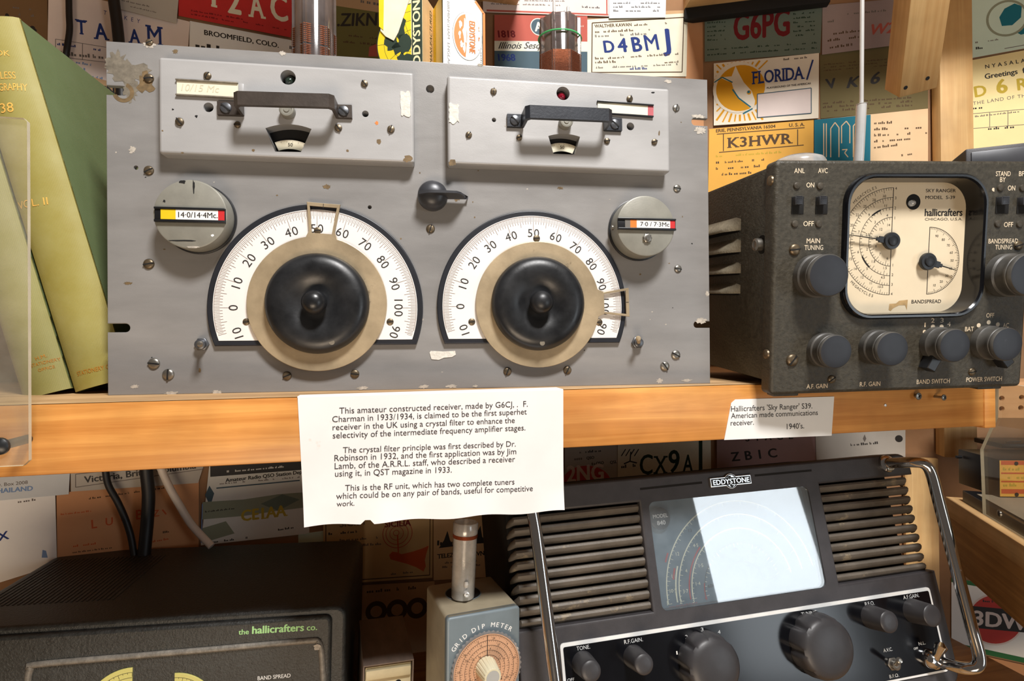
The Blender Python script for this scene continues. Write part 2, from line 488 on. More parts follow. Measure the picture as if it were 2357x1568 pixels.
K['dialcream'] = pm('pale_dial_print', (222, 224, 200), .5)
K['dialred'] = pm('red_dial_print', (166, 44, 46), .5)
K['eknob'] = pm('dark_moulded_knob', (56, 55, 57), .42, 0, .12, 60, None, .04, 700)
K['dialyellow'] = pm('yellowed_dial', (196, 190, 110), .45, 0, .08, 40)
K['gdmtan'] = pm('warm_grey_case', (150, 140, 118), .45, .05, .12, 40, None, .05, 600)
K['gdmgrey'] = pm('blue_grey_front', (112, 124, 130), .42, .05, .08, 40)
K['dialbrown'] = pm('brown_dial_card', (196, 152, 120), .5, 0, .08, 50)
K['creamknob'] = pm('cream_knob', (214, 206, 176), .45, 0, .06, 60)
K['greyplastic'] = pm('grey_plastic_cap', (170, 170, 166), .4, 0, .04, 60)
K['frostsolid'] = pm('milky_plastic', (196, 192, 184), .35, 0, .06, 60)
K['cardboard'] = pm('worn_cardboard', (128, 112, 100), .85, 0, .15, 30, (3, 1, 1), .1, 300)
K['creampaint'] = pm('cream_paint', (214, 202, 164), .5, 0, .10, 40)
K['typeink'] = pm('typed_ink', (46, 44, 46), .7, 0, .1, 90)
K['gilt'] = pm('gilt', (244, 190, 96), .4, .0, .12, 120)
K['giltdull'] = pm('rubbed_gilt', (186, 122, 36), .5, .0, .2, 160)
K['pages'] = pm('yellowed_pages', (206, 190, 150), .8, 0, .08, 60)
def cloth(name, rgb, fade):
    m, nt, N, L, P = _new(name)
    tc = N.new('ShaderNodeTexCoord')
    a = N.new('ShaderNodeTexWave'); a.inputs['Scale'].default_value = 330; a.bands_direction = 'X'; a.inputs['Distortion'].default_value = .6
    c = N.new('ShaderNodeTexWave'); c.inputs['Scale'].default_value = 330; c.bands_direction = 'Y'; c.inputs['Distortion'].default_value = .6
    for q in (a, c): L.new(tc.outputs['Object'], q.inputs['Vector'])
    ad = N.new('ShaderNodeMath'); ad.operation = 'ADD'; L.new(a.outputs['Fac'], ad.inputs[0]); L.new(c.outputs['Fac'], ad.inputs[1])
    k = lin(*rgb); r = _ramp(N, L, ad.outputs[0], [(.2, tuple(x * .84 for x in k[:3])), (1.0, tuple(min(1, x * 1.06) for x in k[:3]))])
    t = _noise(N, L, tc.outputs['Object'], 24, 5); r2 = _ramp(N, L, t.outputs['Fac'], [(.35, (0, 0, 0)), (.75, (.65, .65, .65))])
    mx = N.new('ShaderNodeMix'); mx.data_type = 'RGBA'; L.new(r2.outputs['Color'], mx.inputs['Factor']); L.new(r.outputs['Color'], mx.inputs['A']); mx.inputs['B'].default_value = lin(*fade)
    L.new(mx.outputs['Result'], P.inputs['Base Color']); P.inputs['Roughness'].default_value = .6
    bp = N.new('ShaderNodeBump'); bp.inputs['Strength'].default_value = .12; bp.inputs['Distance'].default_value = .0005
    L.new(ad.outputs[0], bp.inputs['Height']); L.new(bp.outputs['Normal'], P.inputs['Normal'])
    return m
K['cloth'] = cloth('olive_book_cloth', (152, 140, 66), (172, 166, 108))
K['cloth2'] = cloth('dull_olive_cloth', (138, 132, 72), (156, 152, 98))
K['clothgreen'] = cloth('green_book_cloth', (94, 108, 70), (104, 118, 82))
K['greenthread'] = pm('green_thread', (70, 170, 100), .6)
K['boxtan'] = pm('aged_tan_card', (206, 172, 124), .7, 0, .1, 60)
K['boxcream'] = pm('cream_card', (240, 224, 176), .7, 0, .06, 60)
K['boxyellow'] = pm('yellow_card_print', (236, 206, 30), .6, 0, .06, 60)
K['boxgreen'] = pm('dark_green_print', (40, 56, 44), .6, 0, .1, 60)
K['boxtear'] = pm('torn_pale_card', (234, 222, 198), .8, 0, .08, 60)
K['boxwhite'] = pm('white_card', (240, 240, 232), .6, 0, .03, 60)
K['boxpale'] = pm('pale_yellow_card', (244, 226, 150), .6, 0, .06, 60)
K['cable'] = pm('black_cable', (20, 18, 18), .5)
K['whitecable'] = pm('white_cable', (206, 196, 184), .5)
K['timberx'] = wood('raw_timber_board', (222, 184, 130), (186, 142, 90), 'x', .7, .6)
K['greywood'] = pm('dusty_grey_wood', (150, 138, 120), .7, 0, .14, 30)
K['blushwood'] = wood('pale_pink_board', (224, 176, 128), (198, 146, 100), 'x', .5, .6)
K['coilplastic'] = clear('brown_tinted_plastic', (.46, .40, .38), .12, .10, .22, (.42, .36, .34))
K['dustylouver'] = pm('dusty_louver', (142, 132, 112), .6, 0, .2, 90, None, .4, 420, .3)
K['dustyside'] = pm('dusty_bakelite_side', (78, 76, 72), .45, 0, .4, 60, None, .05, 500)
K['coilcopper'] = pm('coil_copper', (158, 98, 72), .32, .7, .25, 900)
for q_ in ('frost',): K[q_] = clear('milky_plastic_tube', (.86, .85, .83), .08, .2, .42, (.86, .84, .80))

# ================================================================ the setting
SH = Frame((0.0046, -0.0575, 0.0), 4.44)            # front face of the upper shelf; u along it, v up
WM = Frame((0.25, 0.288, 0.0), 4.44)                # back wall
def wall_join(px, base, yaw):
    p = base.pt(px, 790); return Frame((p.x, p.y, 0), yaw)
WL = wall_join(690, WM, 15.0)                       # left length of wall, u runs negative
WR = wall_join(1622, WM, -20.0)                     # right length of wall, u runs positive
uR = WM.uv(1622, 790)[0]; uL = WM.uv(690, 790)[0]
def wall(name, f, u0, u1):
    b = MB(); b.box(u0, u1, -.75, .95, -.02, 0, K['board'])
    o = b.build(name, None, M=f.M); tag(o, kind='structure'); return o
wall('wall_back', WM, uL, uR)
wall('wall_left', WL, -.75, 0)
wall('wall_right', WR, 0, 1.1)

# upper shelf: front rail, board, end block
shelf = thing('pine_shelf', SH, 'varnished pine shelf carrying the grey rack receiver and green books', 'shelf')
uE = SH.uv(2266, 900)[0]; uE2 = SH.uv(2292, 900)[0]
b = MB(); b.box(-.32, uE - .0006, -.046, -.0004, -.036, 0, K['pine'], .0016)
b.rect(-.32, uE - .001, -.0345, -.0015, 0, K['pinepale'], Matrix(((1, 0, 0, 0), (0, 0, 1, 0), (0, 1, 0, 0), (0, 0, 0, 1))))
b.build('front_rail', shelf)
b = MB(); b.box(uE + .0002, uE2, -.048, -.001, -.036, 0, K['pine'], .001); b.build('end_block', shelf)
b = MB(); b.box(-.32, uE2, -.02, 0, -.325, -.0363, K['pinepale'], .0008); b.build('shelf_board', shelf)

# lower shelf that the three lower sets stand on (below the frame)
b = MB(); b.box(-.55, .95, -.368 - .03, -.368, -.37, .12, K['timberdark'], .002)
o = b.build('shelf', None, M=SH.M); tag(o, 'brown wooden lower shelf under the black receivers', 'shelf')

# shelves overhead that shade the wall
b = MB(); b.box(-.55, .383, .50, .53, -.327, -.03, K['timber'], .002)
o = b.build('shelf', None, M=SH.M); tag(o, 'left overhead wooden shelf above the grey rack receiver', 'shelf')
zs_ = WR.pt(1760, 22, .02).z
b = MB(); b.prism([(-.03, 0.0005), (.62, .0005), (.62, .225), (.028, .225)], zs_ + .017, zs_ + .045, K['timberx'], M=Matrix(((1, 0, 0, 0), (0, 0, 1, 0), (0, 1, 0, 0), (0, 0, 0, 1))))
o = b.build('shelf', None, M=WR.M); tag(o, 'right overhead wooden shelf above the olive receiver, braced by a timber strut', 'shelf')
b = MB(); b.box(-.026, WR.uv(1900, 0)[0], zs_, zs_ + .0165, .006, .02, K['hole'], .001)
o = b.build('trim_1', None, M=WR.M); tag(o, kind='structure')

# ================================================================ small hardware
def screw(parent, f, px, py, w, rpx, ang=0.0, mat='oldscrew', name='screw', flat=.45, slot=True, label=None, cross=False):
    u, v = f.uv(px, py, w); r = f.size(px, py, rpx, w)
    b = MB(); h = r * flat
    b.lathe([(r, w - .0006), (r, w + h * .3), (r * .86, w + h * .72), (r * .5, w + h * .95), (0.0, w + h)], K[mat], u, v, 18)
    if slot:
        for k in ((0, PI / 2) if cross else (0,)):
            c, s = math.cos(ang + k), math.sin(ang + k); M = Matrix.Translation((u, v, 0)) @ Matrix.Rotation(ang + k, 4, 'Z')
            L = r * (.5 if cross else .92)
            b.box(-L, L, -r * .13, r * .13, w + h * .35, w + h * 1.02, K['hole'], 0, M=M)
    o = b.build(name, parent)
    if label: o['label'] = label
    return o

# ================================================================ grey rack receiver
P = Frame((0, 0, 0))
T = .004                                             # panel thickness behind the front plane
rx = thing('rack_receiver', P, 'wide grey rack panel receiver with two half round white tuning dials', 'radio receiver')
Wp, Hp = .4826, .267
def slot_pts(side, y_top, y_bot, x_end):
    a = P.uv(x_end, y_top); c = P.uv(x_end, y_bot)
    h = (a[1] - c[1]) / 2; vc = (a[1] + c[1]) / 2; d = a[0] if side == 'L' else Wp - a[0]
    cx = d - h; ps = []
    for i in range(9):
        t = -PI / 2 + PI * i / 8
        x = cx + h * math.cos(t); y = vc + h * math.sin(t)
        ps.append((x, y) if side == 'L' else (Wp - x, vc - h * math.sin(t)))
    e = 0.0 if side == 'L' else Wp
    if side == 'L': return [(e, vc - h)] + ps + [(e, vc + h)]
    return [(e, vc + h)] + ps + [(e, vc - h)]
lt = slot_pts('L', 199, 220, 293); lb = slot_pts('L', 745, 765, 299)
rt = slot_pts('R', 271, 288, 1592); rb = slot_pts('R', 740, 755, 1597)
# counter-clockwise outline: bottom edge, right side up (each slot in order), top, left side down
outl = [(0, 0), (Wp, 0)] + rb[::-1] + rt[::-1] + [(Wp, Hp), (0, Hp)] + lt[::-1] + lb[::-1]
hl = []
for (x, y, rp) in ((990, 205, 9.5), (851, 477, 4.5), (313, 386, 5)):
    c = P.uv(x, y); hl.append(circ(c[0], c[1], P.size(x, y, rp), 20))
b = MB(); b.prism(outl, -T, 0, K['panel'], hl, bev=.0006, seg=2)
for (x, y, a, c, sd, mt) in ((300, 165, 46, 24, 3, 'bare'), (268, 145, 22, 26, 9, 'bare'), (336, 190, 18, 22, 4, 'rust'), (300, 208, 16, 24, 5, 'bare'),
                             (344, 103, 12, 7, 6, 'chip'), (404, 118, 6, 5, 7, 'rust'), (650, 123, 8, 5, 8, 'chip'), (305, 345, 7, 8, 11, 'chip'),
                             (1105, 150, 7, 3, 12, 'bare'), (1537, 187, 8, 4, 13, 'chip'), (395, 905, 14, 4, 14, 'chip'), (500, 903, 12, 4, 15, 'chip'),
                             (835, 893, 13, 4, 16, 'chip'), (975, 890, 10, 4, 17, 'chip'), (1040, 889, 12, 4, 18, 'chip'), (1093, 889, 6, 3, 19, 'chip'),
                             (1518, 877, 7, 5, 20, 'chip'), (1580, 876, 14, 3, 21, 'chip'), (1628, 676, 4, 6, 22, 'chip'), (1612, 738, 12, 7, 23, 'chip'),
                             (1612, 300, 12, 8, 24, 'chip'), (310, 890, 8, 4, 25, 'chip'), (1608, 268, 14, 4, 26, 'chip'), (295, 652, 8, 3, 27, 'rust'), (460, 852, 3, 5, 28, 'rust'),
                             (752, 430, 8, 5, 29, 'rust'), (1052, 456, 6, 7, 30, 'rust'), (1290, 433, 7, 3, 31, 'rust')):
    u, v = P.uv(x, y); b.blob(u, v, P.size(x, y, a), P.size(x, y, c), .00012 + .00002 * (sd % 5), K[mt], sd, 26, .35)
for i in range(46):
    g = random.Random(i + 100); u, v = g.uniform(.006, Wp - .006), g.uniform(.006, Hp - .006)
    b.blob(u, v, g.uniform(.0003, .0009), g.uniform(.0003, .0008), .0001, K[g.choice(('hole', 'rust', 'chip'))], i, 8, .3)
u, v = P.uv(284, 213); q_ = P.size(284, 213, 23)
b.disc(u, v, q_, .00016, K['rust'], 24, q_ * .62, a0=R(200), a1=R(430))
b.build('front_panel', rx)
b = MB(); b.box(.026, Wp - .026, .012, Hp - .014, -.19, -T - .0004, K['panel'], .002); b.build('chassis', rx)
for (x, y, r, a, mt) in ((344, 98, 8, .5, 'oldscrew'), (343, 181, 11, .15, 'oldscrew'), (343, 393, 11, .5, 'oldscrew'), (343, 608, 12, .2, 'oldscrew'),
                         (355, 837, 13, -.12, 'steel'), (388, 862, 13, 1.5, 'steel'), (661, 865, 10, .4, 'oldscrew'), (817, 861, 10, -.1, 'oldscrew'),
                         (991, 527, 10, 1.3, 'oldscrew'), (1168, 855, 9.5, 1.2, 'oldscrew'), (1306, 852, 9.5, 1.1, 'oldscrew'), (1530, 843, 11, 2.2, 'steel'),
                         (1555, 817, 11, -.5, 'steel'), (1558, 434, 9, -.2, 'steel'), (1560, 619, 9, -.2, 'steel'), (1556, 249, 8.5, 1.3, 'steel')):
    screw(rx, P, x, y, 0, r, a, mt)

K['jewelgreen'] = pm('dark_green_jewel', (40, 52, 44), .08, 0, .3, 200)
K['jewelred'] = pm('ruby_jewel', (120, 14, 34), .06, 0, .3, 200)
# --- the two raised tuner covers
CW = .0115
def cover(TL, TR, BR, BL):
    q = [P.uv(*c, CW) for c in (BL, BR, TR, TL)]
    x0 = (q[0][0] + q[3][0]) / 2; x1 = (q[1][0] + q[2][0]) / 2; y0 = (q[0][1] + q[1][1]) / 2; y1 = (q[2][1] + q[3][1]) / 2
    return x0, x1, y0, y1
def uvc(x, y, w=CW): return P.uv(x, y, w)
def cover_part(quad, jewel, jewelmat, button, win_top, win_bot, holes, small):
    x0, x1, y0, y1 = cover(*quad)
    ju, jv = uvc(*jewel[:2]); jr = P.size(*jewel, CW)
    hs = [circ(ju, jv, jr, 26)]
    for (x, y, r) in holes:
        c = uvc(x, y); hs.append(circ(c[0], c[1], P.size(x, y, r, CW), 18))
    (tx0, ty0), (tx1, ty1), (pk, pky) = win_top
    a, c, e = uvc(tx0, ty0), uvc(tx1, ty1), uvc(pk, pky)
    d0, d1 = uvc(*win_bot[0]), uvc(*win_bot[1])
    top = []
    for i in range(11):
        t = i / 10; base = (a[0] + (c[0] - a[0]) * t, a[1] + (c[1] - a[1]) * t)
        top.append((base[0], base[1] + (e[1] - (a[1] + c[1]) / 2) * 4 * t * (1 - t)))
    win = [d0, d1] + top[::-1]
    hs.append(win)
    b = MB(); b.prism(rrect(x0, x1, y0, y1, .0022, 4), .0004, CW, K['cover'], hs, bev=.0022, seg=4)
    for (x, y, rxp, ryp, mt, sd) in small:
        u, v = uvc(x, y); b.blob(u, v, P.size(x, y, rxp, CW), P.size(x, y, ryp, CW), CW + .00015, K[mt], sd, 14, .3)
    part = b.build('tuner_cover', rx)
    # dark well, scale strip and pane behind the window
    b = MB(); b.rect(min(q[0] for q in win) - .002, max(q[0] for q in win) + .002, min(q[1] for q in win) - .002, max(q[1] for q in win) + .002, .0006, K['hole'])
    mu = (d0[0] + d1[0]) / 2
    wdt = (d1[0] - d0[0])
    vb = d0[1] + .0035
    arc_c = (mu, vb - .020)
    b.disc(arc_c[0], arc_c[1], .0285, .004, K['cream'], 20, .0215, a0=R(90 - 24), a1=R(90 + 24))
    for i in range(25):
        t = R(90 - 22 + 44 * i / 24); r0 = .0285; r1 = .0275 if i % 5 else .0266
        b.line((arc_c[0] + r0 * math.cos(t), arc_c[1] + r0 * math.sin(t)), (arc_c[0] + r1 * math.cos(t), arc_c[1] + r1 * math.sin(t)), .00025, .0042, K['tick'])
    b.text('50', mu, vb + .0035, .0043, .0026, K['ink'])
    b.build('scale_window', part)
    b = MB(); b.disc(ju, jv, jr + .0006, .0007, K['hole'], 26)
    b.lathe([(jr * .72, .001), (jr * .72, .0045), (jr * .6, .0066), (jr * .3, .0078), (0, .0082)], K[jewelmat], ju, jv, 10)
    b.build('indicator_lamp', part)
    b = MB(); b.rect(x0 + .002, x1 - .002, y0 + .002, y1 - .002, .0005, K['hole']); b.build('cover_lining', part)
    u, v = uvc(*button); b = MB()
    b.lathe([(.0055, CW - .0003), (.0055, CW + .0058), (.0050, CW + .0064), (.0040, CW + .0066), (.0038, CW + .006), (.0022, CW + .006), (.0020, CW + .0066), (0, CW + .0066)], K['knobgrey'], u, v, 26)
    b.build('push_button', part)
    return part

lc = cover_part(((362, 131), (951, 165), (955, 374), (367, 355)), (663, 178, 17), 'jewelgreen', (664, 259), ((611, 295), (717, 297), (664, 286)), ((633, 349), (693, 350)),
                [(480, 247, 11), (841, 262, 7.5)], [(452, 268, 3, 3, 'hole', 1), (398, 252, 2, 2, 'hole', 2), (867, 283, 4, 4, 'orange', 3), (873, 326, 5, 7, 'rust', 4), (939, 366, 10, 7, 'rust', 5),
                 (583, 346, 3, 3, 'rust', 6), (374, 301, 2, 2, 'rust', 7), (420, 352, 3, 2, 'rust', 8), (800, 347, 3, 3, 'rust', 9)])
rc = cover_part(((1030, 173), (1540, 203), (1544, 394), (1030, 380)), (1296, 215, 15.5), 'jewelred', (1300, 285), ((1262, 313), (1335, 315), (1298, 308)), ((1274, 354), (1324, 356)),
                [(1137, 276, 5), (1451, 291, 9)], [(1041, 375, 8, 8, 'rust', 11), (1503, 213, 4, 2, 'hole', 12), (1517, 307, 2, 6, 'rust', 13), (1163, 290, 1.5, 1.5, 'chip', 14)])
for part, lst in ((lc, ((478, 175, 8.5, 1.0), (414, 281, 9.5, 2.2), (547, 288, 7.5, 0), (839, 193, 8, -.9), (779, 295, 8.5, 2.2), (900, 298, 8.5, 1.3))),
                  (rc, ((1136, 211, 7.5, 1.4), (1449, 228, 7.5, 1.1), (1079, 311, 7.5, 1.0), (1195, 317, 7, .4), (1397, 325, 7, .2), (1506, 327, 7, .3)))):
    for (x, y, r, a) in lst: screw(part, P, x, y, CW, r, a, flat=.75)
# label slips in their rails
def slip(part, TL, TR, BL, red=False):
    a, c, e = uvc(*TL), uvc(*TR), uvc(*BL)
    L = c[0] - a[0]; h = a[1] - e[1]; rot = math.atan2(c[1] - a[1], L)
    M = Matrix.Translation((a[0], a[1], 0)) @ Matrix.Rotation(rot, 4, 'Z')
    b = MB(); b.box(0, L, -h, 0, CW + .0001, CW + .0009, K['cream'], M=M)
    if red: b.box(L * .90, L + .0001, -h, 0, CW + .0001, CW + .0010, K['redslip'], M=M)
    rm = K['black'] if red else K['bare']
    b.box(-.0006, L, 0, .0012, CW, CW + .0022, rm, .0003, M=M); b.box(-.0006, L, -h - .0012, -h, CW, CW + .0022, rm, .0003, M=M)
    if not red:
        b.text('10/15 Mc', L * .38, -h * .72, CW + .00105, h * .5, K['faint'], M=M, shear=.2)
        b.box(L, L + .004, -h, .0006, CW, CW + .0012, K['cover'], .0004, M=M)
    b.build('label_slip', part)
K['redslip'] = pm('faded_red_slip', (176, 84, 90), .6)
K['faint'] = pm('faded_pencil', (204, 198, 172), .7)
slip(lc, (408, 187), (549, 195), (409, 218)); slip(rc, (1375, 236), (1503, 246), (1375, 259), True)
# carrying handles: flat bar bent outwards between two screwed feet
def handle(part, fl, fr, barT, barB, xl, xr, mat, worn):
    f0 = uvc(*fl, CW); f1 = uvc(*fr, CW)
    w1 = CW + .0185
    bl = P.uv(xl, (barT + barB) / 2, w1); br = P.uv(xr, (barT + barB) / 2 + 6, w1)
    hh = P.size((xl + xr) / 2, (barT + barB) / 2, (barB - barT), w1) / 2
    L = f1[0] - f0[0]; vm0 = f0[1]; rot = math.atan2(f1[1] - f0[1], L)
    M = Matrix.Translation((f0[0], f0[1], 0)) @ Matrix.Rotation(rot, 4, 'Z')
    a = bl[0] - f0[0]; c = br[0] - f0[0]
    th = .0028
    pth = [(-.0062, CW + .0001), (a - .0012, CW + .0001), (a, CW + .0012), (a + .0006, w1 - .0022), (a + .0026, w1), (c - .0026, w1), (c - .0006, w1 - .0022), (c, CW + .0012), (c + .0012, CW + .0001), (L + .0062, CW + .0001)]
    inner = [(-.0062, CW + th), (a - .0012 - .001, CW + th), (a - .0021, CW + th + .001), (a - .0018, w1), (a + .0016, w1 + th), (c - .0016, w1 + th), (c + .0018, w1), (c + .0021, CW + th + .001), (c + .0022, CW + th), (L + .0062, CW + th)]
    vs = []; fs = []
    n = len(pth)
    for (x, w), (x2, w2) in zip(pth, inner):
        vs += [(x, -hh, w), (x, hh, w), (x2, hh * .94, w2), (x2, -hh * .94, w2)]
    for i in range(n - 1):
        for j in range(4): fs.append((i * 4 + j, i * 4 + (j + 1) % 4, i * 4 + 4 + (j + 1) % 4, i * 4 + 4 + j))
    fs += [(0, 1, 2, 3), tuple((n - 1) * 4 + j for j in (3, 2, 1, 0))]
    b = MB(); b.add(vs, fs, K[mat], M)
    for fx in (0, L):
        r = .0042
        b.lathe([(r, CW + th), (r * .9, CW + th + .001), (r * .5, CW + th + .0016), (0, CW + th + .0017)], K['steel2'], fx, 0, 20, M=M)
        Ms = M @ Matrix.Translation((fx, 0, 0)) @ Matrix.Rotation(-.7, 4, 'Z')
        b.box(-r * .9, r * .9, -.0005, .0005, CW + th + .0008, CW + th + .0019, K['hole'], M=Ms)
    o = b.build('handle', part, smooth=30)
K['steel2'] = pm('blued_steel', (92, 94, 98), .34, .6, .2, 100)
K['wornbar'] = pm('worn_dark_bar', (66, 58, 52), .42, .25, .25, 60, None, .1, 500, .5, ((120, 84, 56), 90, .70))
K['bluebar'] = pm('blue_black_bar', (44, 47, 53), .36, .25, .2, 60, None, .1, 500, .5, ((104, 84, 66), 120, .74))
handle(lc, (523, 252), (792, 259), 216, 249, 544, 764, 'wornbar', 0)
handle(rc, (1184, 280), (1413, 289), 250, 281, 1214, 1404, 'bluebar', 1)
# torn tape left on the covers and panel
def tape(x0, y0, x1, y1, w, seed, mat='scrap'):
    a = P.uv(x0, y0, w); c = P.uv(x1, y1, w); g = random.Random(seed); n = 9; ps = []
    for i in range(n): ps.append((a[0] + g.uniform(0, .0008), a[1] + (c[1] - a[1]) * i / (n - 1)))
    for i in range(1, 6): ps.append((a[0] + (c[0] - a[0]) * i / 6, c[1] + g.uniform(-.002, .002)))
    for i in range(n): ps.append((c[0] - g.uniform(0, .0008), c[1] + (a[1] - c[1]) * i / (n - 1)))
    for i in range(1, 6): ps.append((c[0] + (a[0] - c[0]) * i / 6, a[1] + g.uniform(-.0012, .0012)))
    b = MB(); b.prism(ps, w + .0001, w + .0005, K[mat]); return b
tape(921, 211, 946, 266, CW, 4).build('torn_tape', lc); tape(1033, 238, 1057, 282, CW, 7).build('torn_tape', rc)
b = MB()
u, v = P.uv(1019, 818); b.prism([(u + q[0] * P.size(1019, 818, 30), v + q[1] * P.size(1019, 818, 11)) for q in ((-1, .55), (-.9, .95), (.1, .8), (.95, .9), (1, .1), (.7, -.4), (.1, -.5), (-.3, -.95), (-.85, -.8))], .0001, .0005, K['scrap'])
b.build('torn_tape', rx)

# --- band knobs: drums with a slip of tape across
def band_knob(front, rh, rv, w1, bar, strips, txt, txtbox, base_r=1.02):
    u, v = P.uv(*front, w1); r = P.size(*front, rv, w1)
    b = MB(); b.lathe([(r * 1.0, .0003), (r * 1.0, .003), (r, .0032), (r, w1 - .0012), (r - .0004, w1 - .0004), (r - .0014, w1), (0, w1)], K['knobgrey'], u, v, 56)
    b.lathe([(r * 1.05, .0002), (r * 1.05, .0026), (r * 1.0, .003)], K['black'], u, v, 56)
    k = b.build('band_knob', rx)
    a = P.uv(bar[0], bar[1], w1); c = P.uv(bar[2], bar[3], w1)
    rot = 0.0; h = a[1] - c[1]; L = c[0] - a[0]
    yc = (a[1] + c[1]) / 2
    b = MB(); b.box(a[0], c[0], yc - h / 2, yc + h / 2, w1 - .0006, w1 + .0012, K['black'], .0003)
    b.box(a[0], c[0], yc + h * .36, yc + h / 2, w1 + .0009, w1 + .0024, K['black'], .0003); b.box(a[0], c[0], yc - h / 2, yc - h * .33, w1 + .0009, w1 + .0024, K['black'], .0003)
    for (f0, f1, mt) in strips:
        b.box(a[0] + L * f0, a[0] + L * f1, yc - h * .31, yc + h * .34, w1 + .001, w1 + .0016, K[mt])
    b.text(txt, a[0] + L * txtbox[0], yc - h * .17, w1 + .00165, h * .36, K['ink'], 'l', 0, L * (txtbox[1] - txtbox[0]), bold=.015)
    b.build('frequency_slip', k)
    return k, u, v, r
k1, *_ = band_knob((438, 493), 81, 80, .018, (357, 477, 520, 515), ((.09, .30, 'yellow'), (.30, .90, 'white'), (.90, .99, 'red')), '14\u00b70/14\u00b74Mc.', (.335, .895))
for (x, y, a, c, mt, sd) in ((420, 419, 7, 4, 'hole', 1), (446, 430, 2, 16, 'hole', 2), (378, 463, 3, 3, 'hole', 3), (425, 554, 30, 2, 'hole', 4), (444, 569, 14, 2, 'chip', 5), (489, 542, 3, 3, 'white', 6)):
    u, v = P.uv(x, y, .018); b = MB(); b.blob(u, v, P.size(x, y, a, .018), P.size(x, y, c, .018), .01815, K[mt], sd, 12, .3); b.build('worn_mark', k1)
k2, ku, kv, kr = band_knob((1487, 520), 66, 70, .019, (1421, 502, 1554, 532), ((.12, .21, 'greytape'), (.21, .32, 'orange'), (.32, .90, 'white'), (.90, .985, 'red')), '7\u00b70 / 7\u00b73Mc', (.38, .885))
u, v = P.uv(1489, 549, .019); b = MB()
b.lathe([(.0036, .0188), (.0036, .0208), (.003, .0212), (.0018, .0212), (.0018, .0222), (0, .0222)], K['steel'], u, v, 18, mod=lambda r, z, t: r * (1 + (.10 * math.cos(9 * t) if r > .0032 else 0)))
b.build('nut', k2)
b = MB(); b.lathe([(.0022, 0), (.0022, .0012), (.001, .0016), (0, .0016)], K['steel'], 0, 0, 14, M=Matrix.Translation((ku - kr, kv, .009)) @ Matrix.Rotation(-PI / 2, 4, 'Y')); b.build('set_screw', k2)

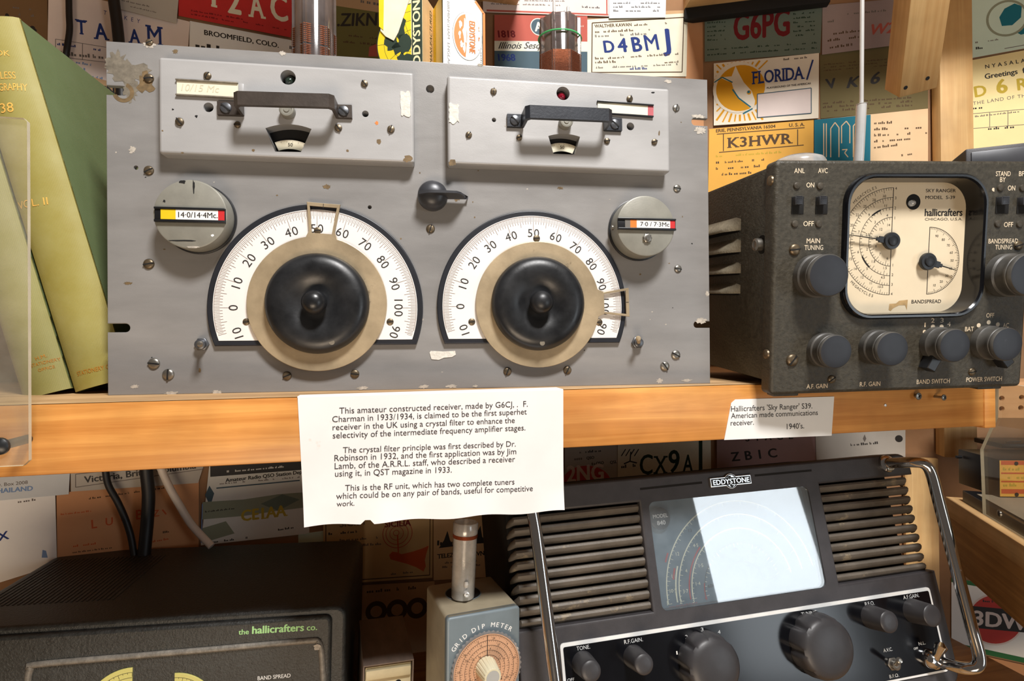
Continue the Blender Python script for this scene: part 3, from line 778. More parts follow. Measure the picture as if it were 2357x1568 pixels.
# --- tuning dials
def dial(arc_c, rim_r, base_y, brass_c, brass_r, ptr_ang, ptr_len, ptr_half, knob_c, knob_r, ball_c, ball_r, screws, knob_mark):
    cu, cv = P.uv(*arc_c, .003)
    ro = rim_r
    vb = P.uv(arc_c[0], base_y, .003)[1]
    def dish(r, dv):
        t0 = math.asin(max(-1, min(1, (vb - dv - cv) / r)))
        return [(cu + r * math.cos(t), cv + r * math.sin(t)) for t in [t0 + (PI - 2 * t0) * i / 72 for i in range(73)]]
    b = MB(); b.prism(dish(ro, .0042), .0002, .0034, K['charcoaldial'], bev=.0008)
    part = b.build('tuning_dial', rx)
    rw = ro * .945
    b = MB(); b.prism(dish(rw, 0), .003, .0038, K['dial'])
    z = .00392
    b.disc(cu, cv, rw * .992, z, K['tick'], 72, rw * .988, a0=R(-14), a1=R(194))
    for i in range(-9, 110):
        t = R(180 - 1.8 * i)
        y = cv + rw * math.sin(t)
        if cv + rw * .9 * math.sin(t) < vb + .0005: continue
        for sub in (0, .5):
            tt = R(180 - 1.8 * (i + sub))
            l = .0042 if sub else (.0125 if i % 10 == 0 else (.0085 if i % 5 == 0 else .0062))
            r0 = rw * .988; r1 = r0 - l
            b.line((cu + r0 * math.cos(tt), cv + r0 * math.sin(tt)), (cu + r1 * math.cos(tt), cv + r1 * math.sin(tt)), .00022 if sub else .0003, z, K['tick'])
    for i, n in enumerate(('10', '0', '10', '20', '30', '40', '50', '60', '70', '80', '90', '100', '90')):
        t = R(180 - 18 * (i - 1)); r = rw * .765
        b.text(n, cu + r * math.cos(t), cv + r * math.sin(t), z, .0066, K['ink'], 'c', t - PI / 2, None, 0.0, space=1.12)
    b.build('dial_scale', part)
    for (x, y) in screws: screw(part, P, x, y, .0038, 8, .1, 'oldscrew', flat=.3)
    bu, bv = P.uv(*brass_c, .0065)
    # brass plate with a framed window at the end of its arm
    n = 80; ps = []; arm = math.asin(ptr_half * 1.25 / brass_r)
    L0, L1 = ptr_len
    pts = []
    for i in range(n + 1):
        t = ptr_ang + arm + (2 * PI - 2 * arm) * i / n
        pts.append((bu + brass_r * math.cos(t), bv + brass_r * math.sin(t)))
    ax = Vector((math.cos(ptr_ang), math.sin(ptr_ang))); ay = Vector((-ax.y, ax.x)); o2 = Vector((bu, bv))
    def pp(a, c): q = o2 + ax * a + ay * c; return (q.x, q.y)
    armp = [pp(brass_r + .004, -ptr_half * 1.02), pp(L0, -ptr_half), pp(L1, -ptr_half * 1.34), pp(L1, ptr_half * 1.34), pp(L0, ptr_half), pp(brass_r + .004, ptr_half * 1.02)]
    hole = [pp(L0, -ptr_half * .80), pp(L1 - .0028, -ptr_half * 1.08), pp(L1 - .0028, ptr_half * 1.08), pp(L0, ptr_half * .80)]
    b = MB(); b.prism(pts + armp, .0052, .0068, K['brass'], [hole], bev=.0004, seg=2)
    b.line(pp(L1 - .004, 0), pp(L1 - .0005, 0), .0004, .0070, K['ink'])
    b.build('vernier_plate', part)
    kz = .0068; nu, nv = P.uv(*knob_c, .018); r = knob_r
    gu, gv = P.uv(*ball_c, .026); br_ = ball_r
    b = MB()
    b.lathe([(r * .97, kz + .0002), (r, kz + .002), (r * .992, kz + .0045), (r * .955, kz + .0078), (r * .88, kz + .0102), (r * .76, kz + .0114), (r * .6, kz + .0112), (r * .46, kz + .0098),
             (r * .34, kz + .0078), (r * .27, kz + .0072), (0, kz + .0072)], K['bakelite'], nu, nv, 72)
    if knob_mark:
        mu, mv = P.uv(*knob_mark, .017); b.disc(mu, mv, .0021, kz + .0109, K['bare'], 14)
    kn = b.build('tuning_knob', part)
    b = MB(); b.lathe([(br_ * .75, kz + .006), (br_ * .9, kz + .011), (br_, kz + .0150), (br_ * .96, kz + .0185), (br_ * .8, kz + .0215), (br_ * .5, kz + .0236), (br_ * .2, kz + .0243), (0, kz + .0244)], K['bakelite'], nu, nv, 32)
    b.build('knob_ball', kn)
K['charcoaldial'] = pm('dark_dial_rim', (34, 36, 42), .4, .1, .15, 60)
dial((731.5, 709), P.size(731, 709, 239, .003), 783, (731.7, 699), P.size(731, 699, 155.5, .0065), R(90 - 3.5), (P.size(731, 650, 160, .0065) + .0006, P.size(731, 650, 232, .0065)), P.size(731, 540, 28, .0065),
     (726, 697), P.size(726, 697, 118.5, .018), (721, 698), P.size(721, 698, 29, .026), ((567, 741), (898, 741), (731, 531)), (764, 788))
dial((1229, 706), P.size(1229, 706, 221, .003), 779, (1240, 701), P.size(1240, 701, 145, .0065), R(1.5), (P.size(1400, 701, 153, .0065), P.size(1400, 701, 213, .0065)), P.size(1400, 701, 25, .0065),
     (1244, 697), P.size(1244, 697, 110.5, .018), (1254, 697), P.size(1254, 697, 27.5, .026), ((1086, 741), (1379, 742), (1235, 549)), (1248, 790))

# --- pointer knob between the dials, toggles
u, v = P.uv(996, 447, .010); r = P.size(996, 447, 35, .010)
b = MB(); b.lathe([(r * .9, .0003), (r, .003), (r * .98, .007), (r * .86, .0105), (r * .6, .0128), (r * .3, .0138), (0, .014)], K['charcoal'], u, v, 40)
kn = b.build('pointer_knob', rx)
b = MB()
def fin(L, top):   # thin wing
    n = 12; up = []; dn = []
    for i in range(n + 1):
        t = i / n; x = -r * .9 + (L + r * .9) * t
        h = top * (1 - max(0, (t - .72) / .28) ** 2) * (1 if t > .2 else .75 + 1.25 * t)
        up.append((x, h)); 
    return up
prof = fin(.0285, .019)
vs = []; fs = []
for i, (x, h) in enumerate(prof):
    th = .0022 * (1 - .5 * i / len(prof))
    vs += [(u + x, v - th - .0006, .004), (u + x, v + th - .0006, .004), (u + x, v + th * .6, h), (u + x, v - th * .6, h)]
n = len(prof)
for i in range(n - 1):
    for j in range(4): fs.append((i * 4 + j, i * 4 + (j + 1) % 4, i * 4 + 4 + (j + 1) % 4, i * 4 + 4 + j))
fs += [(3, 2, 1, 0), tuple((n - 1) * 4 + j for j in range(4))]
b.add(vs, fs, K['charcoal']); b.build('knob_wing', kn)
def toggle(parent, f, px, py, tip, w_tip, mat='steel', s=1.0, base='steel2'):
    u, v = f.uv(px, py); t = f.uv(*tip, w_tip)
    b = MB(); b.lathe([(.0052 * s, .0002), (.0052 * s, .0022 * s), (.0046 * s, .0026 * s)], K[base], u, v, 6)
    b.lathe([(.0038 * s, .002 * s), (.0038 * s, .0056 * s), (.0030 * s, .0060 * s), (0, .0060 * s)], K[base], u, v, 20)
    o = b.build('toggle_switch', parent)
    b = MB(); b.tube([(u, v, .004 * s), (u + (t[0] - u) * .5, v + (t[1] - v) * .5, (.004 * s + w_tip) / 2), (t[0], t[1], w_tip - .001), (t[0], t[1], w_tip)], [.0016 * s, .0017 * s, .0022 * s, .0013 * s], K[mat], 12)
    b.build('lever', o)
toggle(rx, P, 466, 793, (459, 792), .019); toggle(rx, P, 1466, 789, (1470, 779), .016, 'brass')

# ================================================================ olive communications receiver on the right
SR = Frame((0.51249, -0.04057, -0.00729), -3.126, 5.161, 0.945)
sk = thing('table_receiver', SR, 'olive crinkle painted receiver with square cream twin pointer dial and rod aerial', 'radio receiver')
SW, SHt = .2235, .187
def su(x, y, w=0.0): return SR.uv(x, y, w)
bz = [su(1936, 570), su(2261, 570), su(2098, 400), su(2098, 733)]
bx0, bx1, by1, by0 = bz[0][0], bz[1][0], bz[2][1], bz[3][1]
b = MB(); b.prism(rrect(0, SW, 0, SHt, .004, 4), -.013, 0, K['crinkle'], [rrect(bx0 + .003, bx1 - .003, by0 + .003, by1 - .003, .022, 8)], bev=.0028)
for fx in (.012, SW - .03):
    b.box(fx - .008, fx + .014, -.0018, .001, -.012, -.002, K['crinkle'], .001)
b.build('front_cover', sk)
b = MB(); CD = -.215
b.box(.0022, SW - .0022, .0095, SHt - .0022, CD, -.0132, K['crinkle'], .003)
side = Matrix(((0, 0, -1, .0022), (0, 1, 0, 0), (1, 0, 0, 0), (0, 0, 0, 1)))   # local x along depth, y up, z out of the left side
cab = b.build('cabinet', sk)
def on_side(px, py):
    d = CR @ Vector(((px - W0 / 2) / FPX, -(py - H0 / 2) / FPX, -1.0))
    o = SR.inv @ CAM; dd = SR.m3.transposed() @ d
    t = (.0022 - o.x) / dd.x; q = o + dd * t
    return (q.y, q.z)
for (x, y0, y1) in ((1705, 498, 530), (1705, 548, 580), (1705, 603, 629), (1704, 652, 676)):
    a = on_side(x, y1); c = on_side(x, y0); v0, v1 = a[0], c[0]; z1 = a[1]; z0 = z1 - .10
    n = 8; vs = []; fs = []
    for k in range(13):
        zz = z0 + (z1 - z0) * k / 12; lift = .0085 * min(1, (12 - k) / 2.2, k / 2.0 + .0)
        for j in range(n):
            t = j / (n - 1); vs.append((.0022 - lift * math.sin(t * PI / 2) * (1 if t < .999 else .96), v1 + (v0 - v1) * (t ** .9), zz))
    for k in range(12):
        for j in range(n - 1): fs.append((k * n + j, k * n + j + 1, k * n + n + j + 1, k * n + n + j))
    b = MB(); b.add(vs, fs, K['dustylouver'])
    b.box(.0016, .0021, v0 - .0015, v0 + .0016, z0 + .004, z1 - .002, K['hole'])
    b.build('louver', cab)
a = on_side(1754, 563); b = MB()
b.lathe([(.0075, -.0002), (.0075, .0004)], K['hole'], a[1], a[0], 24, M=side)
b.lathe([(.0052, .0003), (.0052, .006), (.0032, .0068), (.0026, .0066)], K['steel'], a[1], a[0], 24, M=side)
b.disc(a[1], a[0], .0027, .0063, K['hole'], 16, M=side); b.build('socket', cab)
b = MB(); b.disc(a[1], a[0], .0078, .0001, K['hole'], 20, M=side); b.build('socket_hole', cab)
for (x, y) in ((1779, 416), (1768, 815)):
    a = SR.uv(x + 6, y, -.006); b = MB()
    b.lathe([(.0042, 0), (.0038, .0012), (.002, .002), (0, .0022)], K['oldscrew'], -.006, a[1], 16, M=Matrix(((0, 0, -1, 0.0), (0, 1, 0, 0), (1, 0, 0, 0), (0, 0, 0, 1))))
    b.build('screw', sk)
# dial: bezel, face, glass, pointers
b = MB()
outer = rrect(bx0, bx1, by0, by1, .024, 10)
def ring(inset, z): return [(x, y, z) for x, y in rrect(bx0 + inset, bx1 - inset, by0 + inset, by1 - inset, .024 - inset * .6, 10)]
prof = [(0, .0002), (.0003, .0034), (.0014, .0048), (.003, .0048), (.0040, .0036), (.0044, -.0128)]
n = len(outer); vs = []; fs = []
for ins, z in prof: vs += ring(ins, z)
for k in range(len(prof) - 1):
    for i in range(n): j = (i + 1) % n; fs.append((k * n + i, k * n + j, (k + 1) * n + j, (k + 1) * n + i))
b.add(vs, fs, K['eddyblack'])
b.build('dial_bezel', sk)
DZ = -.0125
b = MB(); b.prism(rrect(bx0 + .0042, bx1 - .0042, by0 + .0042, by1 - .0042, .0215, 8), DZ - .0006, DZ, K['cream2'])
z = DZ + .00012
lw = .00035
hx, hy = su(2051.5, 556.5, DZ); 
rr = [SR.size(2051, 556, p, DZ) for p in (56.5, 79, 101.5, 123.5)]
vx = hx
b.line((vx, hy - rr[3]), (vx, hy + rr[3]), .0006, z, K['ink'])
labs = (('14', '12', '10', '8', '7', '6'), ('4', '3', '2.5', '2', '1.8', '1.5'), ('11', '9', '7', '6', '5', '4.5'), ('30', '28', '25', '22', '20', '18', '16', '15', '14', '12', '11', '10.5'))
for k, r in enumerate(rr):
    b.disc(hx, hy, r, z, K['ink'], 60, r - lw, a0=R(90), a1=R(270))
    nt = (26, 30, 48, 64)[k]
    for i in range(nt + 1):
        t = R(90 + 180 * i / nt); l = .0022 if i % 4 else .0040
        b.line((hx + r * math.cos(t), hy + r * math.sin(t)), (hx + (r - l) * math.cos(t), hy + (r - l) * math.sin(t)), .0003, z, K['ink'])
    for i, s_ in enumerate(labs[k]):
        t = R(102 + 156 * i / (len(labs[k]) - 1)); q = r - .0062
        b.text(s_, hx + q * math.cos(t), hy + q * math.sin(t) - .001, z, .0021, K['ink'])
    for s_, e in ((str(k + 1), 1), (str(k + 1), -1)): b.text(s_, hx + .0022, hy + e * (r - .0008) - .001, z, .0022, K['ink'])
b.disc(hx, hy, rr[1] + .0003, z, K['ink'], 12, rr[1] - .0010, a0=R(205), a1=R(228))
b.disc(hx, hy, rr[1] + .0003, z, K['ink'], 12, rr[1] - .0010, a0=R(112), a1=R(130))
b.arc_text('MEGACYCLES', hx, hy, rr[3] + .0016, R(123), .0022, z, K['ink'], step=.052)
b.arc_text('MEGACYCLES', hx, hy, rr[3] + .0040, R(238), .0022, z, K['ink'], step=.052, inward=True)
gx, gy = su(2136.5, 600.5, DZ); gr = SR.size(2136, 600, 77.5, DZ)
b.line((gx, gy - gr), (gx, gy + gr), .0006, z, K['ink']); b.disc(gx, gy, gr, z, K['ink'], 60, gr - lw, a0=R(-90), a1=R(90))
for i in range(61):
    t = R(90 - 3 * i); l = .002 if i % 5 else .0036
    b.line((gx + gr * math.cos(t), gy + gr * math.sin(t)), (gx + (gr - l) * math.cos(t), gy + (gr - l) * math.sin(t)), .0003, z, K['ink'])
for i in range(9):
    t = R(72 - 18 * i); b.text(str(90 - 10 * i), gx + (gr - .0065) * math.cos(t), gy + (gr - .0065) * math.sin(t) - .001, z, .0020, K['ink'])
def st(txt, x, y, hpx, w, mat, width=None, bold=0.0, mb=None, f=SR, align='c', rot=0.0, **kw):
    u, v = f.uv(x, y, w); h = f.size(x, y, hpx, w)
    wd = None
    if width:
        a = f.uv(x - width / 2, y, w); c = f.uv(x + width / 2, y, w); wd = math.hypot(c[0] - a[0], c[1] - a[1])
    mb.text(txt, u, v - h / 2, w + .00012, h, mat, align, rot, wd, bold, **kw)
st('SKY RANGER', 2165.5, 439, 7.5, DZ, K['ink'], 69, .01, b); st('MODEL  S-39', 2164, 454.5, 7.5, DZ, K['ink'], 68, .01, b)
st('hallicrafters', 2172, 489, 16, DZ, K['ink'], 87, .03, b); st('CHICAGO, U.S.A.', 2172, 504.5, 6, DZ, K['ink'], 86, 0, b)
st('BANDSPREAD', 2132, 694, 8, DZ, K['ink'], 68, .01, b)
u, v = su(2069, 703, DZ); q = SR.size(2069, 703, 25, DZ)
b.poly([(u - q, v - q * .4), (u - q * .95, v + q * .15), (u - q * .3, v + q * .18), (u, v + q * .42), (u + q * .85, v + q * .5), (u + q * .8, v - q * .45), (u + q * .6, v), (u, v), (u - q * .55, v - q * .25), (u - q * .8, v - q * .5)], z, K['rustcard'])
lx, ly = su(2102, 465, DZ); lr = SR.size(2102, 465, 18, DZ)
b.disc(lx, ly, lr, z, K['hole'], 30)
face = b.build('dial_face', sk)
b = MB(); b.lathe([(lr * .42, DZ + .0003), (lr * .42, DZ + .0022), (lr * .3, DZ + .0034), (lr * .12, DZ + .0042), (0, DZ + .0044)], K['frost'], lx - .0022, ly - .0012, 20); b.build('pilot_lamp', face)
def pointer(cx, cy, r, ang, L, name='dial_pointer'):
    M = Matrix.Translation((cx, cy, DZ)) @ Matrix.Rotation(ang, 4, 'Z'); b = MB()
    b.lathe([(r, .003), (r, .0046), (r * .92, .0056), (r * .62, .0058), (r * .55, .0068), (r * .3, .0072), (0, .0073)], K['bakelite'], 0, 0, 30, M=M)
    b.prism([(r * .8, -r * .36), (r * 1.55, -r * .36), (r * 1.55, -r * .2), (r * 1.85, -r * .2), (r * 1.85, -r * .06), (L, -.0002), (L, .0002), (r * 1.85, r * .06), (r * 1.85, r * .2), (r * 1.55, r * .2), (r * 1.55, r * .36), (r * .8, r * .36)], .0032, .0046, K['bakelite'], bev=.0003, M=M)
    b.build(name, sk)
p1 = su(1945, 539, DZ + .004); hh_ = su(2054, 554.5, DZ + .005)
pointer(hh_[0], hh_[1], SR.size(2053, 555, 20, DZ), math.atan2(p1[1] - hh_[1], p1[0] - hh_[0]), math.hypot(p1[0] - hh_[0], p1[1] - hh_[1]))
p2 = su(2200, 622, DZ + .004); h2 = su(2138, 602, DZ + .005)
pointer(h2[0], h2[1], SR.size(2138, 602, 20, DZ), math.atan2(p2[1] - h2[1], p2[0] - h2[0]), math.hypot(p2[0] - h2[0], p2[1] - h2[1]))
# printed legends on the front
LC = K['lettercream']
for (t, x, y, h, wd) in (('ANL', 1840, 393, 11, 24), ('AVC', 1894, 393, 11, 22), ('ON', 1865, 426, 11, 18), ('OFF', 1861, 515, 11, 24), ('MAIN', 1872, 554.5, 11, 31), ('TUNING', 1873, 570, 11, 43),
                         ('STAND', 2309, 400, 11, 34), ('BY', 2308, 413.5, 11, 13), ('BFO', 2356, 400, 11, 22), ('ON', 2328, 433, 11, 17), ('OFF', 2321, 517, 11, 21), ('BANDSPREAD', 2309, 555, 10.5, 68), ('TUNING', 2310, 569, 10.5, 39),
                         ('1', 2129, 748, 10, 3), ('2', 2147, 738, 10, 8), ('3', 2168, 737.5, 10, 8), ('4', 2184, 746, 10, 8), ('BAT', 2231, 757.5, 10, 20), ('OFF', 2279, 726, 10, 18), ('AC', 2315, 749, 10, 14),
                         ('A.F. GAIN', 1880.5, 889, 10, 48), ('R.F. GAIN', 2002.5, 884, 10, 47), ('BAND SWITCH', 2148, 878, 10, 76), ('POWER SWITCH', 2265, 873, 10, 82)):
    b = MB(); st(t, x, y, h, 0, LC, wd, .012, b); b.build('legend', sk)
for (x, y, r) in ((2128, 764, 4.6), (2147, 752, 5), (2167, 752, 5), (2252.5, 749, 5), (2275.5, 742, 5), (2296.5, 747, 5)):
    u, v = su(x, y); d_ = MB(); d_.disc(u, v, SR.size(x, y, r), .00012, LC, 16); d_.build('index_dot', sk)
u, v = su(2286, 437); d_ = MB(); d_.blob(u, v, .0012, .0018, .00012, LC, 3, 8); d_.build('index_dot', sk)
def slide_switch(x0, x1, y0, y1):
    a = su(x0, y1); c = su(x1, y0); b = MB()
    b.box(a[0], c[0], a[1], c[1], -.0002, .0006, K['hole'], .0002); o = b.build('slide_switch', sk)
    m = (a[1] + c[1]) / 2; b = MB(); cx0 = a[0] + .0002; cx1 = a[0] + (c[0] - a[0]) * .62
    b.box(cx0, cx1, m - .0002, c[1] - .0004, .0004, .0052, K['charcoal'], .0004)
    for i in range(6):
        y = m + (c[1] - m) * (i + .5) / 6; b.box(cx0 + .0006, cx1 - .0006, y - .0002, y + .0003, .0050, .0056, K['charcoal'])
    b.build('switch_slider', o)
for (x0, x1, y0, y1) in ((1821, 1850, 453, 493), (1876, 1905, 453, 493), (2290, 2322, 454, 492), (2339, 2371, 455, 492)): slide_switch(x0, x1, y0, y1)
for (x, y) in ((1833.5, 427.5), (1887, 428.5), (1829, 515.5), (1884, 515.5), (2302, 432.5), (2353, 433), (2296, 515.5), (2346, 516)):
    screw(sk, SR, x, y, 0, 8.6, 0, 'oldrivet', 'rivet', .55, False)
for (x, y, r, a) in ((1828.5, 575, 13.5, .1), (1823, 829, 14, .9), (1914, 873, 9.5, .6), (2237, 856, 9, .2), (2343, 565, 11, .3)): screw(sk, SR, x, y, 0, r, a)
def knob(parent, f, front, rpx, wz, mat='bakelite', cap='knobcap', wing=None, w0=.0002, skirt=1.05, name='knob', rings=True):
    u, v = f.uv(*front, wz); r = f.size(*front, rpx, wz); b = MB(); L = wz - w0
    if rings:
        b.lathe([(r * skirt, w0), (r * skirt, w0 + L * .30), (r * .98, w0 + L * .36), (r * .97, w0 + L * .66), (r * 1.0, w0 + L * .70), (r * 1.0, w0 + L * .78), (r * .97, w0 + L * .80), (r, w0 + L * .84), (r, w0 + L * .93), (r * .95, wz - .0002)], K['dustyside'], u, v, 48)
    else:
        b.lathe([(r * skirt, w0), (r * 1.02, w0 + L * .5), (r, w0 + L * .92), (r * .93, wz)], K[mat], u, v, 40)
    b.lathe([(r * .95, wz - .0002), (r * .9, wz), (r * .5, wz + .0002), (0, wz + .0003)], K[cap], u, v, 48)
    if wing is not None:
        M = Matrix.Translation((u, v, 0)) @ Matrix.Rotation(wing, 4, 'Z')
        b.prism([(r * .55, -r * .34), (r * 1.75, -r * .30), (r * 1.75, r * .30), (r * .55, r * .34)], w0 + .001, w0 + L * .5, K[mat], bev=.0008, M=M)
    return b.build(name, parent), u, v, r
knob(sk, SR, (1909, 634), 49.5, .020); knob(sk, SR, (2371, 632), 49.5, .022)
knob(sk, SR, (1925, 810), 39, .0165); knob(sk, SR, (2055, 804), 39.5, .0195)
knob(sk, SR, (2199, 796), 38.5, .0195, wing=R(-118)); knob(sk, SR, (2320, 793), 38.5, .0195, wing=R(-52))
# aerial and cover disc on the top
top = lambda u, w: SR.world(u, SHt, w)
def on_depth(px, py, wz):
    return SR.inv @ SR.pt(px, py, wz)
a0 = on_depth(1976, 352, -.10); a1 = on_depth(1983, 240, -.10); a2 = on_depth(1985, -60, -.10)
b = MB(); b.tube([(a0.x, SHt - .004, a0.z), (a0.x, SHt + .004, a0.z)], .0065, K['steelbright'], 20)
b.tube([(a0.x, SHt + .002, a0.z), tuple(a1)], .0046, K['steelbright'], 16); b.tube([tuple(a1), tuple(a1 + (a2 - a1) * .002)], .0050, K['steelbright'], 16)
b.tube([tuple(a1), tuple(a2)], .0019, K['steelbright'], 12); b.build('rod_aerial', sk)
c0 = on_depth(1841, 351, -.06)
b = MB(); ch_ = c0.y - SHt; b.lathe([(.021, 0), (.0215, .002), (.0215, ch_ - .007), (.0195, ch_ - .0035), (.013, ch_ - .0008), (0, ch_)], K['frost'], 0, 0, 36, M=Matrix.Translation((c0.x, SHt - .0025, c0.z)) @ Matrix.Rotation(-PI / 2, 4, 'X')); b.build('cap', sk)

# ================================================================ sloping black receiver, lower right
o840 = CAM + (Vector((0.44173, 0.01225, -0.20242)) - CAM) * 1.0
E = Frame(o840, 3.393, -13.22, 1.547)
ed = thing('communications_receiver', E, 'black sloping front receiver with chrome handles and large glass tuning window', 'radio receiver')
def eu(x, y, w=0.0): return E.uv(x, y, w)
uL_ = eu(1178, 1300)[0]; uR_ = eu(2150, 1300)[0]; vT = eu(1690, 1079)[1]
plate = (eu(1285, 1482), eu(2133, 1351.5), eu(2184, 1543.5))
px0, px1 = plate[0][0] + .001, (plate[1][0] + plate[2][0]) / 2; py1 = (plate[0][1] + plate[1][1]) / 2; py0 = plate[2][1]
vB = py0 - .014
wx = [eu(1492, 1157), eu(1862, 1118), eu(1901, 1353.5), eu(1525, 1408)]
wx0 = (wx[0][0] + wx[3][0]) / 2; wx1 = (wx[1][0] + wx[2][0]) / 2; wy1 = (wx[0][1] + wx[1][1]) / 2; wy0 = (wx[2][1] + wx[3][1]) / 2
gL1 = (eu(1470, 1159)[0] + eu(1506, 1411)[0]) / 2; gR0 = (eu(1885, 1112)[0] + eu(1934, 1344)[0]) / 2
gT = (eu(1470, 1159)[1] + eu(1885, 1112)[1]) / 2; gB = (eu(1506, 1411)[1] + eu(1934, 1344)[1]) / 2
rc_ = .014
def arc(cx, cy, r, a0, a1, n=6): return [(cx + r * math.cos(R(a0 + (a1 - a0) * i / n)), cy + r * math.sin(R(a0 + (a1 - a0) * i / n))) for i in range(n + 1)]
outl = (arc(uL_ + rc_, vB + rc_, rc_, 180, 270) + arc(uR_ - rc_, vB + rc_, rc_, 270, 360) + [(uR_, gB), (gR0, gB), (gR0, gT), (uR_, gT)]
        + arc(uR_ - rc_, vT - rc_, rc_, 0, 90) + arc(uL_ + rc_, vT - rc_, rc_, 90, 180) + [(uL_, gT), (gL1, gT), (gL1, gB), (uL_, gB)])
b = MB(); b.prism(outl, -.03, 0, K['eddy'], [rrect(wx0, wx1, wy0, wy1, .006, 5)], bev=.0022)
b.build('front_casting', ed)
b = MB()   # cabinet behind, with sloping front meeting the casting
b.box(uL_ + .002, uR_ - .002, vB + .004, vT - .004, -.185, -.0305, K['hole'], .006); b.build('cabinet', ed)
b = MB(); bu_ = (uL_ + .03, uR_ - .03)
b.box(bu_[0], bu_[1], vB - .012, vB + .01, -.17, -.02, K['eddy'], .004); b.build('base', ed)
nsl = 10; pitch = (gT - gB) / nsl
def slats(x0, x1, endcap, label):
    for i in range(nsl):
        yc = gT - pitch * (i + .62)
        M = Matrix.Translation((0, yc, -.008)) @ Matrix.Rotation(R(-32), 4, 'X')
        b = MB(); n = 10; ring_ = [(.0034 * math.cos(2 * PI * k / n), .0056 * math.sin(2 * PI * k / n)) for k in range(n)]
        xs = [x0, x0 + .0015, x0 + .005, x1 - .005, x1 - .0015, x1]
        sc = [.35, .75, 1, 1, .75, .35] ; dp = [-.010, -.006, -.001, 0, 0, 0] if endcap == 'L' else [0, 0, 0, -.001, -.006, -.010]
        if endcap == 'L': sc[-1] = sc[-2] = 1
        else: sc[0] = sc[1] = 1
        vs = []; fs = []
        for x, s_, d_ in zip(xs, sc, dp): vs += [(x, p[0] * s_, p[1] * s_ + d_) for p in ring_]
        for k in range(len(xs) - 1):
            for j in range(n): fs.append((k * n + j, k * n + (j + 1) % n, (k + 1) * n + (j + 1) % n, (k + 1) * n + j))
        fs += [tuple(range(n))[::-1], tuple((len(xs) - 1) * n + j for j in range(n))]
        b.add(vs, fs, K['slat'], M); b.build('grille_slat', ed)
slats(uL_ + .0005, gL1 + .001, 'L', 'left'); slats(gR0 - .001, uR_ - .0005, 'R', 'right')
# decorative grooves and maker's badge
for (x0, y0, x1, y1) in ((1473, 1126, 1616, 1111), (1737, 1095, 1868, 1083)):
    a, c = eu(x0, y0), eu(x1, y1); b = MB(); b.line(a, c, .0020, .00015, K['hole']); b.build('groove', ed)
u, v = eu(1680, 1107.5); q = E.size(1680, 1107, 17.5); hw = (eu(1727, 1104)[0] - eu(1633, 1112)[0]) / 2
hb = q * .62
ps = [(u - hw, v - hb), (u - q * .80, v - hb)] + arc(u, v, q, 218, 322, 10) + [(u + q * .80, v - hb), (u + hw, v - hb), (u + hw, v + hb), (u + q * .80, v + hb)] + arc(u, v, q, 38, 142, 10) + [(u - q * .80, v + hb), (u - hw, v + hb)]
b = MB(); b.prism(ps, .0002, .0020, K['badge'], bev=.0005)
z = .0021
b.disc(u, v, q * .9, z, K['hole'], 30); b.disc(u, v, q * .82, z + .0001, K['badge'], 30)
for k in (-.45, 0, .45): b.disc(u, v, q * .82, z + .0002, K['hole'], 30, q * .78); b.line((u + k * q, v + q * .62), (u + k * q * 1.4, v), .0003, z + .0002, K['hole']); b.line((u + k * q, v - q * .62), (u + k * q * 1.4, v), .0003, z + .0002, K['hole'])
for k, s_ in ((.55, 1), (-.62, 2), (.35, 3)): b.blob(u + q * .2 * (s_ - 2), v + q * k, q * .26, q * .14, z + .0003, K['hole'], s_, 12, .4)
b.rect(u - hw * .94, u + hw * .94, v - hb * .72, v + hb * .72, z + .0004, K['hole']); b.text('EDDYSTONE', u, v - hb * .5, z + .0005, hb * 1.0, K['badge'], 'c', 0, hw * 1.78, .03)
b.build('maker_badge', ed)
# glass window and dial
DZ8 = -.010
b = MB(); b.prism(rrect(wx0 + .0002, wx1 - .0002, wy0 + .0002, wy1 - .0002, .0055, 5), -.003, -.0012, K['dustyglass']); b.build('dial_glass', ed)
b = MB(); b.rect(wx0 - .002, wx1 + .002, wy0 - .002, wy1 + .002, DZ8, K['slateblue'])
cx_, cy_ = eu(1712, 1352, DZ8); z = DZ8 + .0002
def a8(px, mat, a0, a1, wd, zz=z):
    r = px; b.disc(cx_, cy_, r + wd / 2, zz, K[mat], 60, r - wd / 2, a0=R(a0), a1=R(a1))
s8 = E.size(1712, 1300, 1, DZ8)
rads = [eu(1534, 1360, DZ8), eu(1563, 1360, DZ8), eu(1593, 1360, DZ8), eu(1623, 1360, DZ8), eu(1662, 1360, DZ8)]
rads = [cx_ - q[0] for q in rads]
for r, mat, wd in zip(rads, ('dialcream', 'dialcream', 'dialcream', 'ink', 'ink'), (.0011, .0011, .0011, .0006, .0005)): a8(r, mat, 8, 184, wd)
for r, nt in zip(rads[:4], (60, 44, 36, 30)):
    for i in range(nt):
        t = R(184 - 172 * i / (nt - 1)); l = .0020 if i % 5 else .0036
        b.line((cx_ + r * math.cos(t), cy_ + r * math.sin(t)), (cx_ + (r - l) * math.cos(t), cy_ + (r - l) * math.sin(t)), .0004, z, K['dialcream'])
a8(rads[1] + .0032, 'dialcream', 158, 184, .0014); a8(rads[1] + .0056, 'dialred', 160, 168, .0018); a8(rads[2] + .0026, 'dialred', 134, 184, .0014)
a8(rads[0] + .0032, 'dialred', 152, 158, .0016); a8(rads[3] + .0004, 'dialred', 168, 188, .0010)
